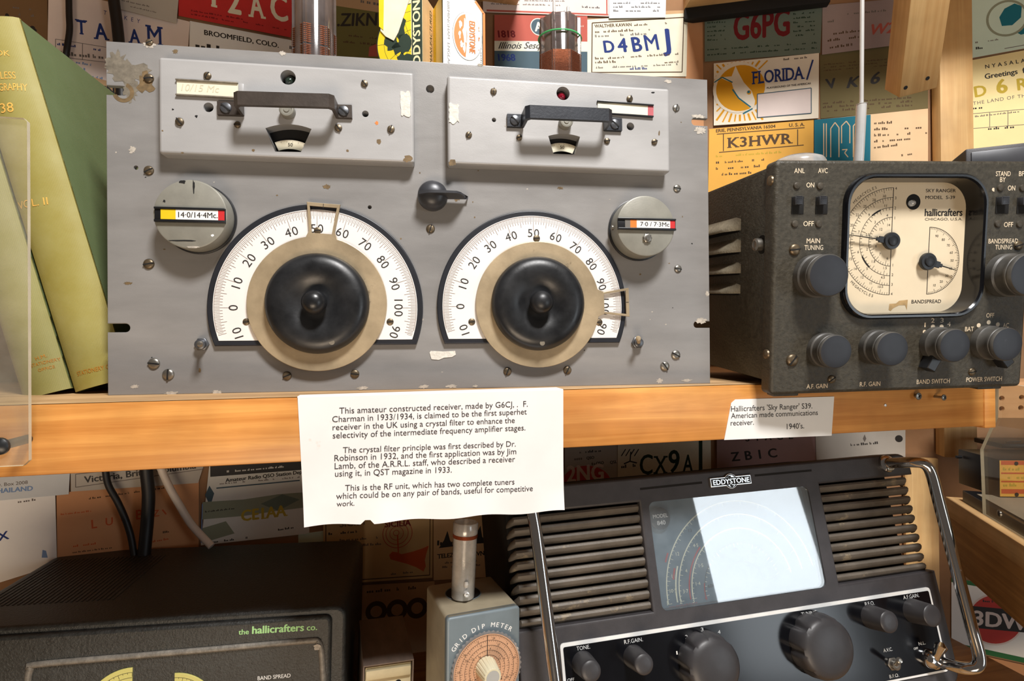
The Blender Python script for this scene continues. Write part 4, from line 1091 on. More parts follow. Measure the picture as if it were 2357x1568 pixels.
for (t, r, k, mt) in (('10\u00b75', 0, 176, 'dialcream'), ('11', 0, 166, 'dialcream'), ('12', 0, 150, 'dialcream'), ('3\u00b77', 1, 177, 'dialcream'), ('4', 1, 160, 'dialcream'), ('4\u00b75', 1, 136, 'dialcream'), ('1\u00b74', 2, 170, 'dialcream'), ('1\u00b75', 2, 150, 'dialcream'),
                      ('600', 3, 172, 'ink'), ('13', 0, 130, 'ink'), ('15', 0, 100, 'ink'), ('20', 0, 60, 'ink'), ('25', 0, 35, 'ink'), ('5', 1, 110, 'ink'), ('7', 1, 60, 'ink'), ('500', 3, 120, 'ink'), ('400', 3, 95, 'ink'), ('350', 3, 60, 'ink'), ('250', 3, 20, 'ink'), ('200', 3, 8, 'ink')):
    q = rads[r] - .0062; b.text(t, cx_ + q * math.cos(R(k)), cy_ + q * math.sin(R(k)) - .001, z, .0030, K[mt])
for (t, x, y, mt) in (('1', 1536, 1389, 'dialcream'), ('2', 1567, 1385, 'dialcream'), ('3', 1596, 1383, 'dialcream'), ('4', 1625, 1377, 'dialred')): 
    q = eu(x, y, DZ8); b.text(t, q[0], q[1] - .0018, z, .0038, K[mt], bold=.01)
q0, q1 = eu(1541, 1404, DZ8), eu(1606, 1393, DZ8); b.text_to('550 BROADCAST', q0, q1, z, K['dialred'])
for (x0, y0, x1, y1) in ((1646, 1151, 1657, 1148), (1612, 1169, 1637, 1153), (1614, 1206, 1635, 1192)): b.line(eu(x0, y0, DZ8), eu(x1, y1, DZ8), .0007, z, K['ink'])
df = b.build('dial_face', ed)
u, v = eu(1521, 1194, -.004); q = E.size(1521, 1194, 26, -.004)
b = MB(); b.lathe([(q * .8, DZ8), (q, DZ8 + .002), (q, -.0054), (q * .9, -.0046), (0, -.0044)], K['black'], u, v, 30)
b.text('MODEL', u, v + q * .08, -.0042, q * .32, K['letterwhite'], width=q * 1.5, bold=.02); b.text('840', u, v - q * .55, -.0042, q * .36, K['letterwhite'], width=q * .85, bold=.02); b.build('model_badge', df)
# control plate
b = MB(); b.prism(rrect(px0, px1, py0, py1, .003, 3), .0001, .0014, K['letterwhite']); b.prism(rrect(px0 + .0024, px1 - .0022, py0 + .002, py1 - .003, .0016, 3), .0002, .0017, K['eddyblack'])
zp = .0018
for (t, x, y, h, wd) in (('TONE.', 1342.5, 1491, 9, 31), ('R.F.GAIN.', 1458, 1475, 9, 43), ('TUNING.', 1863, 1412, 9, 38), ('B.F.O.', 2001.5, 1389.5, 8.5, 22), ('A.F.GAIN.', 2097, 1373, 8.5, 37), ('A.V.C.', 2043.5, 1496, 8, 21), ('B.F.O.', 2058, 1556, 8, 22),
                         ('N.L.', 2122, 1481, 7, 16), ('OFF', 2108, 1493, 5, 10), ('1', 1558, 1503, 8, 3), ('2', 1580, 1466, 8, 6), ('3', 1616, 1449, 8, 6), ('4', 1655, 1455, 8, 6), ('OFF', 1314, 1565, 7, 16)):
    st(t, x, y, h, zp - .0001, K['letterwhite'], wd, .0, b, E)
b.build('control_plate', ed)
def eknob(front, r, wz, flute=0, base=1.1):
    u, v = eu(*front, wz); q = E.size(*front, r, wz); b = MB(); L = wz - .0017; z0 = .0017
    mod = None
    if flute: mod = lambda rr, z, t: rr * (1 - (.09 * max(0, math.cos(flute * t)) ** 2 if z < z0 + L * .72 and rr > q * .6 else 0))
    if flute: prof = [(q * 1.08, z0), (q * 1.10, z0 + L * .25), (q * 1.06, z0 + L * .62), (q * 1.0, z0 + L * .78), (q * .9, z0 + L * .87), (q * .72, z0 + L * .935), (q * .4, z0 + L * .985), (0, wz)]
    else: prof = [(q * 1.14, z0), (q * 1.08, z0 + L * .4), (q * 1.0, z0 + L * .88), (q * .985, z0 + L * .93), (q * .9, z0 + L * .965), (q * .55, z0 + L * .99), (0, wz)]
    b.lathe(prof, K['eknob'], u, v, 96 if flute else 48, mod=mod)
    if not flute: b.disc(u, v, q * .99, z0 + L * .925, K['bakelite'], 48, q * .95)
    b.build('control_knob', ed)
eknob((1362, 1547), 27, .024); eknob((1484, 1531), 26, .024); eknob((2050, 1433), 26, .024); eknob((2149.5, 1418.5), 26, .024)
eknob((1653, 1541), 71, .024, 8); eknob((1917.5, 1498), 72, .024, 8)
toggle(ed, E, 2051, 1527, (2072, 1521), .019, 'steel', 1.15, 'steel')
u, v = eu(2130, 1513); t = eu(2166, 1487, .016); b = MB()
b.lathe([(.0085, .0017), (.0085, .006), (.007, .010), (.0045, .0125), (0, .013)], K['chrome'], u, v, 28)
b.tube([(u, v, .008), (u + (t[0] - u) * .5, v + (t[1] - v) * .5, .013), (t[0], t[1], .016), (t[0] + .001, t[1] + .001, .015)], [.004, .0038, .0055, .003], K['chrome'], 14); b.build('lever_knob', ed)
# chrome carrying handles, square to the front
def chrome_handle(top_px, bot_px, inx, hw):
    a = eu(*top_px, hw); c = eu(*bot_px, hw); rt = .0052; k = .016
    d = Vector((c[0] - a[0], c[1] - a[1])).normalized()
    at_, ac = Vector(a), Vector(c)
    path = [(at_.x + inx, at_.y + .0005, .0005), (at_.x + inx * .92, at_.y + .0005, hw * .45), (at_.x + inx * .70, at_.y + .0005, hw * .78), (at_.x + inx * .30, at_.y - .002, hw * .97), (at_.x, at_.y - .011, hw)]
    path += [tuple((at_ + (ac - at_) * f).to_3d() + Vector((0, 0, hw))) for f in (.2, .4, .6, .8)]
    path += [(ac.x, ac.y + .011, hw), (ac.x + inx * .3, ac.y + .002, hw * .97), (ac.x + inx * .70, ac.y - .0005, hw * .78), (ac.x + inx * .92, ac.y - .0005, hw * .45), (ac.x + inx, ac.y - .0005, .0005)]
    b = MB(); b.tube(spline(path, 5), rt, K['chrome'], 16)
    for e in (at_, ac): b.lathe([(.0085, .0002), (.0085, .003), (.0065, .0042)], K['chrome'], e.x + inx, e.y, 24)
    b.build('carrying_handle', ed)
chrome_handle((2137, 1063), (2261, 1540), -.014, .036)
chrome_handle((1222, 1130), (1290, 1652), .014, .036)

# ================================================================ black crinkle receiver, lower left
F = Frame((-0.1633, 0.04694, -0.19005), 1.741, 0.0, -1.508)
hl_ = thing('black_receiver', F, 'black crinkle painted metal receiver with mint lettering, half hidden at the lower left', 'radio receiver')
FW, FD, FH = .327, .1754, .168
def fu(x, y, w=0.0): return F.uv(x, y, w)
b = MB()
prof = rrect(0, FW, -FH, 0, .010, 6)
b.prism(prof, -FD, -.004, K['blackcrinkle'], bev=.003)
cabF = b.build('cabinet', hl_)
yz = Matrix(((1, 0, 0, 0), (0, 0, 1, 0), (0, -1, 0, 0), (0, 0, 0, 1)))
for i in range(26):
    x = .012 + i * .0042; b = MB(); b.box(x, x + .0017, -.0004, .0006, -FD + .022, -.045, K['blackcrinkle'], .0005); b.build('rib', cabF)
b = MB(); b.prism(rrect(.003, FW - .012, -FH + .003, -.006, .006, 4), -.006, .0, K['blackcrinkle'], bev=.003)
fpF = b.build('front_panel', hl_)
rd = [(60, 1620), (64, 1560), (70, 1540), (84, 1531), (300, 1512), (520, 1493), (712, 1476), (730, 1478), (737, 1488), (741, 1520), (745, 1600)]
b = MB(); b.tube(spline([(*fu(x, y, .001), .0004) for x, y in rd], 6), .0026, K['ridge'], 10, flat=.8); b.build('raised_bead', fpF)
b = MB(); q = [fu(549, 1460), fu(730, 1449)]
r0 = math.atan2(q[1][1] - q[0][1], q[1][0] - q[0][0])
a, c = fu(549, 1461), fu(573, 1459.5); b.text_to('the', a, c, .00025, K['lettergreen'], bold=.02)
a, c = fu(580, 1459), fu(700, 1452); b.text_to('hallicrafters', a, c, .00025, K['lettergreen'], bold=.035)
a, c = fu(706, 1451.5), fu(730, 1450); b.text_to('co.', a, c, .00025, K['lettergreen'], bold=.02)
o = b.build('legend', fpF); o['label'] = 'mint green maker lettering'
b = MB()
a, c = fu(593, 1566), fu(669, 1559); b.text_to('BAND SPREAD', a, c, .00025, K['letterwhite'], bold=.015, squash=1.15)
o = b.build('legend', fpF); o['label'] = 'white control legend'
u, v = fu(730, 1490, .003); b = MB(); b.blob(u, v, .003, .0022, .0032, K['chip'], 5, 12, .3); b.build('paint_chip', fpF)
def halfmoon(cx, cy, r, side):
    u, v = fu(cx, cy); q = F.size(cx, cy, r); a0, a1 = (90, 180) if side == 'L' else (0, 90)
    ps = [(u, v), *(arc(u, v, q, a0, a1, 16)[::1])]
    b = MB(); b.prism([(x, y) for x, y in ps], .0001, .0012, K['dialyellow'], bev=.0003)
    for k in (.78, .9):
        b.disc(u, v, q * k, .0013, K['ink'], 24, q * k - .0003, a0=R(a0), a1=R(a1))
    for i in range(15):
        t = R(a0 + 90 * i / 14); b.line((u + q * .9 * math.cos(t), v + q * .9 * math.sin(t)), (u + q * (.86 if i % 3 else .80) * math.cos(t), v + q * (.86 if i % 3 else .80) * math.sin(t)), .0003, .0013, K['ink'])
    b.build('dial_window', fpF)
halfmoon(304, 1636, 100, 'L'); halfmoon(401, 1640, 91, 'R')

# ================================================================ grid dip meter and its coil
G = Frame((0.25126, -0.01805, -0.17853), 13.72, -1.24, -1.377)
gd = thing('grid_dip_meter', G, 'small blue grey box meter with brown scalloped dial and coil socket on top', 'meter')
GW, GD, GH = .062, .0669, .188
b = MB(); b.prism(rrect(0, GW, -GH, 0, .003, 4), -GD, -.001, K['gdmtan'], bev=.001); b.prism(rrect(0, GW, -GH, 0, .003, 4), -.006, 0, K['gdmgrey'], bev=.0016); b.build('case', gd)
def on_top(fr, px, py, v):
    d = CR @ Vector(((px - W0 / 2) / FPX, -(py - H0 / 2) / FPX, -1.0)); o = fr.inv @ CAM; dd = fr.m3.transposed() @ d
    t = (v - o.y) / dd.y; q = o + dd * t; return q
q = on_top(G, 1066, 1366, 0.0); hr = .0148
topM = Matrix.Translation((q.x, 0.0, q.z)) @ Matrix.Rotation(-PI / 2, 4, 'X')      # local z points up out of the top
b = MB(); b.disc(0, 0, hr, .0003, K['hole'], 36, M=topM); b.lathe([(hr, .0002), (hr + .0006, .0007), (hr + .0010, .0002)], K['gdmgrey'], 0, 0, 36, M=topM); b.build('coil_socket', gd)
dc = G.uv(1121, 1541, .004); dr = G.size(1121, 1541, 84, .004)
b = MB(); b.prism([(dc[0] + dr * (1.02 + .018 * math.cos(46 * t)) * math.cos(t), dc[1] + dr * (1.02 + .018 * math.cos(46 * t)) * math.sin(t)) for t in [2 * PI * i / 276 for i in range(276)]], .0024, .0042, K['plastic'])
b.disc(dc[0], dc[1], dr * .97, .0044, K['dialbrown'], 60); z = .00455
for k in (.94, .80, .66, .53, .40): b.disc(dc[0], dc[1], dr * k, z, K['ink'], 60, dr * k - .00022)
g = random.Random(5)
for k, n_ in ((.94, 110), (.80, 80), (.66, 60), (.53, 44), (.40, 34)):
    for i in range(n_):
        t = 2 * PI * i / n_; l = .05 if i % 5 else .085
        b.line((dc[0] + dr * k * math.cos(t), dc[1] + dr * k * math.sin(t)), (dc[0] + dr * (k - l) * math.cos(t), dc[1] + dr * (k - l) * math.sin(t)), .00016, z, K['ink'])
    for i in range(n_ // 10):
        t = 2 * PI * (i + .35) / (n_ // 10); kk = k - .105
        b.text(str(g.randint(1, 30)), dc[0] + dr * kk * math.cos(t), dc[1] + dr * kk * math.sin(t) - .0004, z, .0015, K['ink'])
b.line((dc[0], dc[1] + dr * .3), (dc[0], dc[1] + dr * .94), .0006, z + .0001, K['ink'])
dl = b.build('tuning_dial', gd); dl['label'] = 'brown dial with clear scalloped rim'
b = MB(); ku, kv = G.uv(1134, 1560, .020); kr_ = G.size(1137, 1560, 22, .020)
b.lathe([(kr_ * 1.2, .0046), (kr_ * 1.15, .008), (kr_, .0195), (kr_ * .9, .0205), (0, .0205)], K['creamknob'], ku, kv, 72, mod=lambda r, z, t: r * (1 - .06 * max(0, math.cos(18 * t)) if z < .0198 and r > kr_ * .95 else 1))
b.disc(ku, kv, kr_ * .74, .0207, K['greyplastic'], 30); b.build('dial_knob', gd)
b = MB()
c = G.uv(1121, 1541, 0)
b.arc_text('GRID DIP METER', c[0], c[1], dr * 1.16, R(99), .0036, .0002, K['letterwhite'], step=.118, bold=.02); b.build('legend', gd)
# coil form: clear tube standing in the socket
q2 = on_top(G, 1065, 1372, 0.002)
tf = Frame((0, 0, 0)); tf.M = G.M @ Matrix.Translation((q2.x, .0012, q2.z)) @ Matrix.Rotation(-PI / 2, 4, 'X') @ Matrix.Rotation(R(2.0), 4, 'Y')
ct = thing('coil_form', tf, 'clear plastic tube coil with one thin copper band standing in the grid dip meter', 'coil')
tr_ = .0107; tl = .063
b = MB(); b.lathe([(tr_ * .86, 0), (tr_ * .93, .001), (tr_ * .95, tl * .84), (tr_, tl * .86), (tr_, tl - .0006), (tr_ * .96, tl), (tr_ * .86, tl), (tr_ * .84, tl * .5), (tr_ * .76, .002), (tr_ * .86, 0)], K['frost'], 0, 0, 40); b.build('tube', ct)
b = MB()
for i in range(7): b.tube([(tr_ * .97 * math.cos(t), tr_ * .97 * math.sin(t), tl * .80 + i * .00042) for t in [2 * PI * k / 40 for k in range(40)]], .00026, K['copper'], 6, closed=True)
b.build('winding', ct)
b = MB(); b.lathe([(.0022, 0), (.0022, .004), (.0013, .0042), (.0011, .0030), (0, .003)], K['steelbright'], 0, 0, 16, M=Matrix.Translation((-.0008, -tr_ * .92, .007)) @ Matrix.Rotation(PI / 2, 4, 'X'))
b.build('eyelet', ct)
b = MB(); b.tube([(-.0008, -tr_ * .97, .0125), (-.0008, -tr_ * 1.02, .0145), (-.0008, -tr_ * .97, .0165)], [.0018, .0022, .0016], K['frostsolid'], 12); b.build('plug', ct)

# ================================================================ old carton
CF = Frame((0.17782, 0.06043, -0.25398), 9.366, 0, -2.125)
ca = thing('carton', CF, 'worn brown cardboard carton with a cream metal front between the black receiver and meter', 'box')
CWd, CDp, CHt = .0455, .0878, .113
b = MB(); th = .0012
b.box(0, CWd, -th, 0, -CDp, 0, K['cardboard'], .0003); b.box(0, th, -CHt, -th, -CDp, 0, K['cardboard'], .0003); b.box(CWd - th, CWd, -CHt, -th, -CDp, 0, K['cardboard'], .0003)
b.box(th, CWd - th, -CHt, -CHt + th, -CDp, 0, K['cardboard']); b.box(th, CWd - th, -CHt + th, -th, -CDp, -CDp + th, K['cardboard']); b.build('sleeve', ca)
b = MB(); b.box(th + .0008, CWd - th - .0008, -CHt + .002, -.0036, -CDp + .004, -.003, K['creampaint'], .0008); b.build('inner_tray', ca)
b = MB(); b.box(th + .0012, CWd - th - .0012, -.014, -.0052, -.0032, .0002, K['creampaint'], .001); b.build('tray_lip', ca)
b = MB(); b.disc(.032, -.021, .0028, -.0028, K['hole'], 16); b.build('finger_hole', ca)

# ================================================================ big typed label and small label on the shelf edge
def shu(x, y, w=.0012): return SH.uv(x, y, w)
tl_, tr2, br_, bl_ = shu(684, 903), shu(1297, 893), shu(1297, 1174), shu(701, 1212)
def lab_w(u, v):
    t = max(0, -v) / .095
    return .0007 + .0016 * max(0, t - .48) ** 2 * 6 + .0004 * math.sin(u * 130) * t + (.0022 * max(0, t - .82) * math.sin(u * 95 + 1) * 3 if t > .82 else 0)
nu, nv = 60, 44; vs = []; fs = []
for j in range(nv + 1):
    t = j / nv
    for i in range(nu + 1):
        s_ = i / nu
        a = [tl_[k] * (1 - s_) + tr2[k] * s_ for k in (0, 1)]; c = [bl_[k] * (1 - s_) + br_[k] * s_ for k in (0, 1)]
        if t > .98: 
            c[1] += .0009 * math.sin(s_ * 21) + (.0035 if .215 < s_ < .245 else 0)
        x = a[0] * (1 - t) + c[0] * t; y = a[1] * (1 - t) + c[1] * t
        vs.append((x, min(y, -.0002), lab_w(x, y)))
top0 = len(vs)
for i in range(nu + 1):
    p = vs[i]; vs.append((p[0], .0004, -.0004))
for i in range(nu + 1):
    p = vs[i]; vs.append((p[0], .0005, -.012 - .006 * i / nu))
for j in range(nv):
    for i in range(nu): fs.append((j * (nu + 1) + i, (j + 1) * (nu + 1) + i, (j + 1) * (nu + 1) + i + 1, j * (nu + 1) + i + 1))
for i in range(nu):
    fs.append((i, i + 1, top0 + i + 1, top0 + i)); fs.append((top0 + i, top0 + i + 1, top0 + nu + 2 + i, top0 + nu + 1 + i))
b = MB(); b.add(vs, fs, K['paper'])
def zl(x, y): return (680 + x / 3.683, 880 + y / 3.683)
for (t, x0, y0, x1, y1) in (('This amateur constructed receiver, made by G6CJ, .  F.', 372, 268, 1970, 207), ('Charman in 1933/1934, is claimed to be the first superhet', 312, 340, 1962, 272),
                            ('receiver in the UK using a crystal filter to enhance the', 315, 408, 1860, 345), ('selectivity of the intermediate frequency amplifier stages.', 316, 478, 1950, 408),
                            ('The crystal filter principle was first described by Dr.', 402, 602, 1868, 545), ('Robinson in 1932, and the first application was by Jim', 330, 670, 1872, 610),
                            ('Lamb, of the A.R.R.L. staff, who described a receiver', 332, 738, 1862, 675), ('using it, in QST magazine in 1933.', 335, 802, 1325, 765),
                            ('This is the RF unit, which has two complete tuners', 420, 922, 1855, 865), ('which could be on any pair of bands, useful for competitive', 345, 990, 2010, 920), ('work.', 350, 1052, 500, 1045)):
    b.text_to(t, shu(*zl(x0, y0)), shu(*zl(x1, y1)), .00025, K['typeink'], fn=lab_w, bold=0.0, squash=1.02)
o = b.build('typed_label', None, M=SH.M); tag(o, 'large white typed paper label hanging from the shelf edge under the grey rack receiver', 'label')
ql = [SH.uv(*c, .0006) for c in ((1667, 1013), (1914, 1003), (1920, 913), (1683, 920))]
b = MB(); b.prism([ql[0], ql[1], ql[2], (ql[3][0] + .004, ql[3][1]), (ql[3][0], ql[3][1] - .003)], .0002, .0007, K['white'])
def zs(x, y): return SH.uv(1640 + x / 3.287, 860 + y / 3.287, .0008)
for (t, x0, y0, x1, y1) in (("Hallicrafters 'Sky Ranger' S39.", 140, 288, 755, 264), ('American made communications', 140, 340, 797, 314), ('receiver.', 137, 394, 313, 387), ("1940's.", 562, 422, 693, 415)):
    b.text_to(t, zs(x0, y0), zs(x1, y1), .00085, K['typeink'], bold=.002)
o = b.build('small_label', None, M=SH.M); tag(o, 'small white typed card label on the shelf edge below the olive receiver', 'label')
for i, (x, y, r, a, lab) in enumerate(((2115, 912.5, 8.5, .4, 'silver crosshead screw just under the olive receiver, left of the pair'), (2160, 914, 7, .9, 'silver crosshead screw standing proud, right of the pair under the olive receiver'))):
    u, v = SH.uv(x, y, .004); r_ = SH.size(x, y, r, .004); b = MB()
    pr = .0035 if i == 0 else .009
    b.lathe([(r_ * .42, .0002), (r_ * .45, pr - .0012), (r_, pr), (r_ * .98, pr + .0005), (r_ * .7, pr + .0009), (0, pr + .001)], K['steel'], 0, 0, 20)
    for k in (0, PI / 2): b.box(-r_ * .55, r_ * .55, -r_ * .12, r_ * .12, pr + .0006, pr + .00115, K['hole'], M=Matrix.Rotation(a + k, 4, 'Z'))
    o = b.build('wood_screw', None, M=SH.M @ Matrix.Translation((u, v, 0))); tag(o, lab, 'screw', 'screws in the shelf edge')
u, v = SH.uv(2037, 933); b = MB(); b.lathe([(.0014, .0001), (.0013, .0008), (0, .0011)], K['steelbright'], 0, 0, 14)
o = b.build('pin_head', None, M=SH.M @ Matrix.Translation((u, v, 0))); tag(o, 'tiny bright pin head in the shelf edge right of the small label', 'pin')

# ================================================================ green books and the acrylic guard on the left
def book(name, bl, br, tl, depth, label, texts, sp_mat, cov_mat, seed=0):
    """spine corners given as points in the room; the covers run back from the spine"""
    up = (tl - bl); Hb = up.length; up.normalize()
    rt = (br - bl); rt -= up * rt.dot(up); Wb = rt.length; rt.normalize(); out = rt.cross(up)
    f = Frame((0, 0, 0)); f.M = Matrix((( rt.x, up.x, out.x, bl.x), (rt.y, up.y, out.y, bl.y), (rt.z, up.z, out.z, bl.z), (0, 0, 0, 1))); f.inv = f.M.inverted(); f.o = bl; f.r, f.u, f.n = rt, up, out; f.m3 = f.M.to_3x3()
    t = thing(name, f, label, 'book', 'green cloth bound books')
    ct_ = .0028; b = MB()
    n = 14; vs = []; fs = []
    for j in range(9):
        y = Hb * j / 8
        for i in range(n + 1):
            s_ = i / n; vs.append((Wb * s_, y, .007 * math.sin(PI * s_) ** .7 - .001))
    for j in range(8):
        for i in range(n): fs.append((j * (n + 1) + i, j * (n + 1) + i + 1, (j + 1) * (n + 1) + i + 1, (j + 1) * (n + 1) + i))
    m = len(vs); vs += [(p[0], p[1], p[2] - .0022) for p in vs]
    fs += [tuple(q + m for q in f_[::-1]) for f_ in fs]
    for i in range(n): fs += [(i, m + i, m + i + 1, i + 1), (8 * (n + 1) + i, 8 * (n + 1) + i + 1, m + 8 * (n + 1) + i + 1, m + 8 * (n + 1) + i)]
    for j in range(8):
        for i in (0, n): fs.append((j * (n + 1) + i, (j + 1) * (n + 1) + i, m + (j + 1) * (n + 1) + i, m + j * (n + 1) + i))
    b.add(vs, fs, K[sp_mat])
    for (txt, p, q2, mt, kw) in texts:
        b.text_to(txt, f.uv(*p, .0055), f.uv(*q2, .0055), .0003, K[mt], fn=lambda x, y: .007 * max(0, math.sin(PI * min(1, max(0, x / Wb)))) ** .7 - .001, **kw)
    b.build('spine', t)
    for x in (0, Wb - ct_):
        b = MB(); b.box(x, x + ct_, 0, Hb, -depth, -.0012, K[cov_mat], .0008); b.build('cover', t)
    b = MB(); b.box(ct_ + .0003, Wb - ct_ - .0003, .003, Hb - .003, -depth + .004, -.0025, K['pages']); b.build('page_block', t)
    return t, f
Bl = P.pt(172, 899, -.022); Br = P.pt(298, 880, -.022); Tl = P.pt(-88, 62, -.022)
Bl.z = .0012
G1 = 'gilt'
book('book', Bl, Br, Tl, .145, 'fat olive green cloth book with gilt spine lettering leaning against the grey receiver',
     [('VOL. II', (34, 480), (112, 471), G1, {}), ('BOOK', (-34, 131), (22, 128), G1, {}), ('WIRELESS', (-40, 185), (36, 181), G1, {'squash': 1.5}), ('TELEGRAPHY', (-34, 212), (60, 207), G1, {'squash': 1.7}), ('1938', (-28, 262), (34, 258), G1, {}),
      ('STATIONERY OFFICE', (176, 866), (278, 842), 'giltdull', {'squash': 1.4})], 'cloth', 'clothgreen')
_up = (Tl - Bl).normalized(); _rt = (Br - Bl); _rt = (_rt - _up * _rt.dot(_up)).normalized()
Br2 = Bl - _rt * .0022 + _up * .004; Bl2 = Br2 - _rt * .034; Tl2 = Bl2 + _up * .243
book('book', Bl2, Br2, Tl2, .14, 'thinner olive green book behind the acrylic guard at the left edge',
     [('H.M.', (84, 830), (106, 822), 'giltdull', {}), ('STATIONERY', (74, 846), (130, 830), 'giltdull', {'squash': 1.2}), ('OFFICE', (90, 856), (122, 847), 'giltdull', {})], 'cloth2', 'clothgreen')
AF = Frame(SH.M @ Vector((0, 0, .026)), 4.44)
q0 = AF.uv(62, 272); q1 = AF.uv(66, 1072)
ag = thing('acrylic_guard', AF, 'clear acrylic guard sheet in front of the green books at the left', 'acrylic sheet')
oA = [(q0[0] - .10, q1[1]), (q1[0] - .003, q1[1]), (q1[0], q1[1] + .003), (q0[0], q0[1] - .002), (q0[0] - .002, q0[1]), (q0[0] - .10, q0[1])]
b = MB(); b.prism(oA, -.003, 0, K['clear'], side=K['clearedge']); b.build('sheet', ag)
u, v = AF.uv(2, 1027); b = MB(); b.lathe([(.0028, -.0255), (.0028, .0002), (.0052, .0004), (.0050, .002), (.003, .0034), (0, .0038)], K['bakelite'], u, v, 24); b.build('screw', ag)

# ================================================================ plug-in coils on top of the grey receiver
def ribbed(n, r, rib, m=96):
    ps = []
    for i in range(m):
        t = 2 * PI * i / m; c = math.cos(n * t); ps.append((r * (1 + (rib if c > .80 else 0)) * math.cos(t), r * (1 + (rib if c > .80 else 0)) * math.sin(t)))
    return ps
def coil(px0, px1, py_top, Y, label, n_rib, windings, pins, thread, cr_=.00046):
    cxp = (px0 + px1) / 2; fr = Frame((0, Y, 0))
    pc = fr.pt(cxp, 130); pl = fr.pt(px0, 130); pr_ = fr.pt(px1, 130); r = (pr_ - pl).length / 2 / 1.10
    zt = fr.pt(cxp, py_top).z; z0 = Hp - .014 + .0004
    f = Frame((0, 0, 0)); f.M = Matrix.Translation((pc.x, Y, z0)) @ Matrix.Rotation(R(14), 4, 'Z')
    t = thing('plug_in_coil', f, label, 'coil', 'plug-in coils on the grey receiver')
    L = zt - z0; b = MB(); b.prism(ribbed(n_rib, r, .10), 0, L, K['coilplastic'], [circ(0, 0, r * .78, 40)], bev=.001); b.build('ribbed_form', t)
    b = MB()
    for (f0, f1, cnt) in windings:
        for i in range(cnt):
            zz = L * (f0 + (f1 - f0) * i / max(1, cnt - 1))
            b.tube([(r * 1.105 * math.cos(2 * PI * k / n_rib), r * 1.105 * math.sin(2 * PI * k / n_rib), zz + .0010 * math.sin(2 * PI * k / n_rib)) for k in range(n_rib)], cr_, K['coilcopper'], 6, closed=True)
    b.build('winding', t)
    for k in range(pins):
        a = 2 * PI * k / pins + .5; b = MB(); h = .012 if k % 2 else .016
        b.lathe([(.0013, L - .002), (.0013, L + h - .001), (.0008, L + h), (0, L + h + .0002)], K['steelbright'], r * .5 * math.cos(a), r * .5 * math.sin(a), 14); b.build('pin', t)
    if pins:
        b = MB(); b.disc(0, 0, r * .95, L - .0008, K['plastic'], 40); b.build('pin_plate', t)
    if thread:
        b = MB(); b.tube([(r * 1.09 * math.cos(2 * PI * k / 48), r * 1.09 * math.sin(2 * PI * k / 48), L * .82 + .0012 * math.sin(2 * PI * k / 48)) for k in range(48)], .0008, K['greenthread'], 8, closed=True); b.build('green_thread', t)
coil(674, 774, -10, .062, 'clear ribbed coil with few copper turns, left of the torn yellow carton', 6, ((.37, .46, 7), (.49, .65, 10)), 0, False)
coil(1241, 1337, 52, .066, 'copper wound ribbed coil with pins up and a green thread on the grey receiver', 8, ((.02, .62, 44),), 4, True)

# ================================================================ two component cartons on top of the grey receiver
zc = Hp - .014 + .0003
pA = Frame((0, .055, 0)).pt(973, 100)
wA, dA, hA = .040, .040, .105
fA = Frame((pA.x, pA.y, zc), -22); fA.M = fA.M @ Matrix.Translation((-wA, 0, 0)); fA.o = fA.M.translation.copy(); fA.inv = fA.M.inverted()
tA = thing('component_box', fA, 'old torn yellow and dark green carton with a globe, on the grey receiver', 'box')
b = MB(); b.box(0, wA, 0, hA, -dA, 0, K['boxtan'], .0006)
z = .00015
hv = fA.uv(930, 0)[1] + .004
b.rect(0, wA, 0, hA, z, K['boxcream']); b.rect(0, wA * .07, 0, hA, z * 2, K['boxyellow']); b.rect(wA * .08, wA * .13, 0, hA, z * 2, K['boxgreen']); b.rect(wA * .74, wA * .995, 0, hA, z * 3, K['boxgreen'])
gc = (wA * .72, fA.uv(940, 95)[1]); gr_ = .034
b.disc(gc[0], gc[1], gr_, z * 2.2, K['boxyellow'], 40, a0=R(90), a1=R(270), ry=1.0); 
b.disc(gc[0], gc[1], gr_ + .0004, z * 2.4, K['boxgreen'], 60, gr_ - .0004, a0=R(90), a1=R(270))
for k in (.3, .55, .8): b.disc(gc[0], gc[1], gr_ * k, z * 2.6, K['boxgreen'], 40, gr_ * k - .0003, a0=R(90), a1=R(270))
for k in range(5): t = R(110 + 35 * k); b.line(gc, (gc[0] + gr_ * math.cos(t), gc[1] + gr_ * math.sin(t)), .0003, z * 2.6, K['boxgreen'])
for i, (fx, fy, rx_, ry_) in enumerate(((-.35, .45, .22, .3), (-.55, .0, .2, .25), (-.25, -.1, .24, .25), (-.2, -.5, .2, .22), (-.6, .42, .12, .14))):
    b.blob(gc[0] + gr_ * fx, gc[1] + gr_ * fy, gr_ * rx_, gr_ * ry_, z * 2.8, K['boxgreen'], i + 3, 16, .4)
b.text('EDDYSTONE', wA * .94, fA.uv(965, 132)[1] - .013, z * 3.4, wA * .17, K['boxcream'], 'l', PI / 2, .072, .03)
sideA = Matrix(((0, 0, 1, wA), (0, 1, 0, 0), (-1, 0, 0, 0), (0, 0, 0, 1)))
b.rect(.0, dA, 0, hA, z, K['boxtan'], sideA); b.rect(dA * .86, dA, 0, hA, z * 2, K['boxyellow'], sideA); b.rect(dA * .80, dA * .85, 0, hA, z * 2, K['boxgreen'], sideA)
b.text('COMPONENTS MANUFACTURED', dA * .55, .004, z * 2, dA * .13, K['boxgreen'], 'l', PI / 2, hA * .9, 0, M=sideA)
b.build('carton', tA)
fl = MB(); v0 = fA.uv(895, 70)[1]
fl.prism([(-.0012, v0), (.004, v0 - .006), (.012, v0 - .011), (.0165, v0 - .004), (.030, hA), (-.0012, hA)], .0010, .0014, K['boxtear']); 
